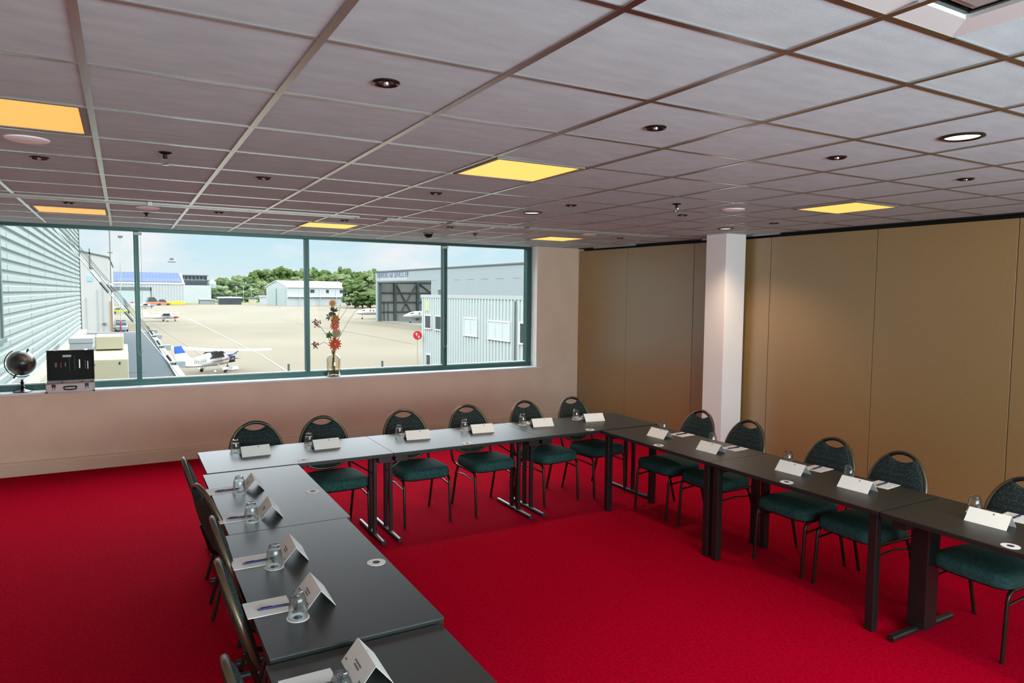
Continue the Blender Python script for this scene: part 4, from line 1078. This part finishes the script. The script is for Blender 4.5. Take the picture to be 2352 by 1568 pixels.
# px direction fans: x/y from .10 to .36
for row, (yy, n, h0, h1) in enumerate([(560, 17, 16, 22), (530, 15, 12, 18)]):
    for k in range(n):
        u = .088 + (.345-.088)*(k+.5*(row % 2))/n
        y = yy+rt.uniform(-12,12); x = u*y
        f = min(1, max(0, (u-.10)/.10))
        h = h0+(h1-h0)*f+rt.uniform(-1.5,1.5) + (4 if row == 0 and u > .15 else 0)
        spots_t.append((x, y, h, rt.uniform(12,17)))
for u, y, h, w in [(.262,440,19,15),(.285,430,19,15),(.301,350,15,14),(.318,345,17,15),(.298,325,7,8),(.309,318,8,9),(.321,316,8,9),(.334,335,17,15),(.10,500,9,10),(.112,505,10,11),(.124,500,8,10),(.134,505,7,12),(.146,500,8,10),(.158,505,10,10)]:
    spots_t.append((u*y, y, h, w))
for i, (x, y, h, w) in enumerate(spots_t):
    o = tp[i] if i < 6 else dup(tp[i % 6], (0,0,0), 0)
    o.location = (x, y, GZ); o.rotation_euler = (0,0,rt.uniform(0,6.28)); o.scale = (w, w, h)
# outdoor base colours darkened evenly to offset the extra bright sky
OUT = .46
for m in bpy.data.materials:
    if m in INDOOR or not m.use_nodes: continue
    for n in m.node_tree.nodes:
        if n.type == 'BSDF_PRINCIPLED':
            c = n.inputs['Base Color'].default_value; n.inputs['Base Color'].default_value = (c[0]*OUT, c[1]*OUT, c[2]*OUT, 1)
            n.inputs['Specular IOR Level'].default_value = min(.35, n.inputs['Specular IOR Level'].default_value)
        elif n.type == 'VALTORGB':
            for e in n.color_ramp.elements: e.color = (e.color[0]*OUT, e.color[1]*OUT, e.color[2]*OUT, 1)
        elif n.type == 'TEX_BRICK':
            for k in ('Color1','Color2','Mortar'):
                c = n.inputs[k].default_value; n.inputs[k].default_value = (c[0]*OUT, c[1]*OUT, c[2]*OUT, 1)
# ---------------------------------------------------------------- sky, sun
W = bpy.data.worlds.new('sky'); S.world = W; W.use_nodes = True; nt = W.node_tree; nt.nodes.clear()
out = nt.nodes.new('ShaderNodeOutputWorld'); bg = nt.nodes.new('ShaderNodeBackground'); nt.links.new(bg.outputs[0], out.inputs[0])
tc = nt.nodes.new('ShaderNodeTexCoord'); sep = nt.nodes.new('ShaderNodeSeparateXYZ'); nt.links.new(tc.outputs['Generated'], sep.inputs[0])
def mapr(src, a, b, c, d):
    m = nt.nodes.new('ShaderNodeMapRange'); m.inputs[1].default_value = a; m.inputs[2].default_value = b; m.inputs[3].default_value = c; m.inputs[4].default_value = d
    nt.links.new(src, m.inputs[0]); return m.outputs[0]
def mth(op, a, b):
    m = nt.nodes.new('ShaderNodeMath'); m.operation = op
    for i, v in enumerate((a, b)):
        if isinstance(v, (int, float)): m.inputs[i].default_value = v
        else: nt.links.new(v, m.inputs[i])
    return m.outputs[0]
g = nt.nodes.new('ShaderNodeValToRGB'); el = g.color_ramp.elements
el[0].position = 0; el[0].color = (*lin((226,240,244)), 1); el[1].position = .22; el[1].color = (*lin((160,214,240)), 1)
e = el.new(.075); e.color = (*lin((204,236,249)), 1); el[-1].position = .14; el[-1].color = (*lin((196,222,246)), 1)
e = el.new(.30); e.color = (*lin((236,244,248)), 1)
nt.links.new(sep.outputs[2], g.inputs[0])
mp = nt.nodes.new('ShaderNodeMapping'); mp.inputs['Scale'].default_value = (1,1,2.6); nt.links.new(tc.outputs['Generated'], mp.inputs[0])
ns = nt.nodes.new('ShaderNodeTexNoise'); ns.inputs['Scale'].default_value = 6.5; ns.inputs['Detail'].default_value = 7; ns.inputs['Roughness'].default_value = .55; nt.links.new(mp.outputs[0], ns.inputs['Vector'])
cl = nt.nodes.new('ShaderNodeValToRGB'); cl.color_ramp.elements[0].position = .46; cl.color_ramp.elements[1].position = .66; nt.links.new(ns.outputs['Fac'], cl.inputs[0])
mx = nt.nodes.new('ShaderNodeMix'); mx.data_type = 'RGBA'; nt.links.new(cl.outputs[0], mx.inputs[0]); nt.links.new(g.outputs[0], mx.inputs[6]); mx.inputs[7].default_value = (*lin((246,246,248)), 1)
nt.links.new(mx.outputs[2], bg.inputs[0])
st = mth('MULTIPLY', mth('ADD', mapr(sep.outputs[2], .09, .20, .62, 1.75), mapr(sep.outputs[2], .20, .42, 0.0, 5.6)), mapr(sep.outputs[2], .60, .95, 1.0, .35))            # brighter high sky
bk = mapr(sep.outputs[1], -.05, -.45, 1.0, 1.2)          # bright sky on the side behind the room
low = mapr(sep.outputs[2], -.02, .0, .35, 1.0)
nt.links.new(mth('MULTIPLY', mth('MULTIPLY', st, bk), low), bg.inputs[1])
sun = bpy.data.lights.new('sun', 'SUN'); sun.energy = 2.1; sun.angle = math.radians(.6); sun.color = (1,.95,.86)
so = bpy.data.objects.new('sun', sun); COL.objects.link(so)
so.rotation_euler = Vector((.60,-.06,.80)).to_track_quat('Z','Y').to_euler()
# portals in the front window and the added rear one guide the daylight
for (x0,x1,y,z0,z1,rx) in ((WX0,WX1,9.05,.95,CEIL-.03,-PI/2),(-1.9,6.3,YB-.02,.95,2.5,PI/2)):
    L = bpy.data.lights.new('portal','AREA'); L.shape = 'RECTANGLE'; L.size = x1-x0; L.size_y = z1-z0; L.cycles.is_portal = True
    o = bpy.data.objects.new('portal', L); COL.objects.link(o); o.location = ((x0+x1)/2, y, (z0+z1)/2); o.rotation_euler = (rx,0,0)

# added fill light behind the camera, tilted up to brighten the ceiling
L = bpy.data.lights.new('added_rear_fill','AREA'); L.shape = 'RECTANGLE'; L.size = 5.0; L.size_y = 1.5; L.energy = 235; L.color = (.72,.96,1.0)
o = bpy.data.objects.new('added_rear_fill', L); COL.objects.link(o); o.location = (2.4, YB+.45, 1.72); o.rotation_euler = (PI/2+.65,0,0)

# ---------------------------------------------------------------- camera
yaw, pitch, roll, fpx = .51350, -.06881, .00908, 1583.45
cy, sy, cp, sp = math.cos(yaw), math.sin(yaw), math.cos(pitch), math.sin(pitch)
f = Vector((sy*cp, cy*cp, sp)); r = Vector((cy, -sy, 0)); u = r.cross(f)
r2 = r*math.cos(roll)+u*math.sin(roll); u2 = -r*math.sin(roll)+u*math.cos(roll)
cam = bpy.data.cameras.new('camera'); cam.sensor_width = 36; cam.lens = fpx/2352*36; cam.clip_end = 3000; cam.clip_start = .05
co = bpy.data.objects.new('camera', cam); COL.objects.link(co)
Mx = Matrix((( r2.x,u2.x,-f.x,0),(r2.y,u2.y,-f.y,0),(r2.z,u2.z,-f.z,1.985),(0,0,0,1)))
co.matrix_world = Mx
S.camera = co
for _o in bpy.data.objects:
    if _o.parent is None and 'label' in _o and not 4 <= len(_o['label'].split()) <= 16: print('LABEL', len(_o['label'].split()), _o.name, _o['label'])
vs = S.view_settings; vs.view_transform = 'Standard'; vs.look = 'None'; vs.gamma = 1; vs.use_curve_mapping = False; vs.exposure = 0.7
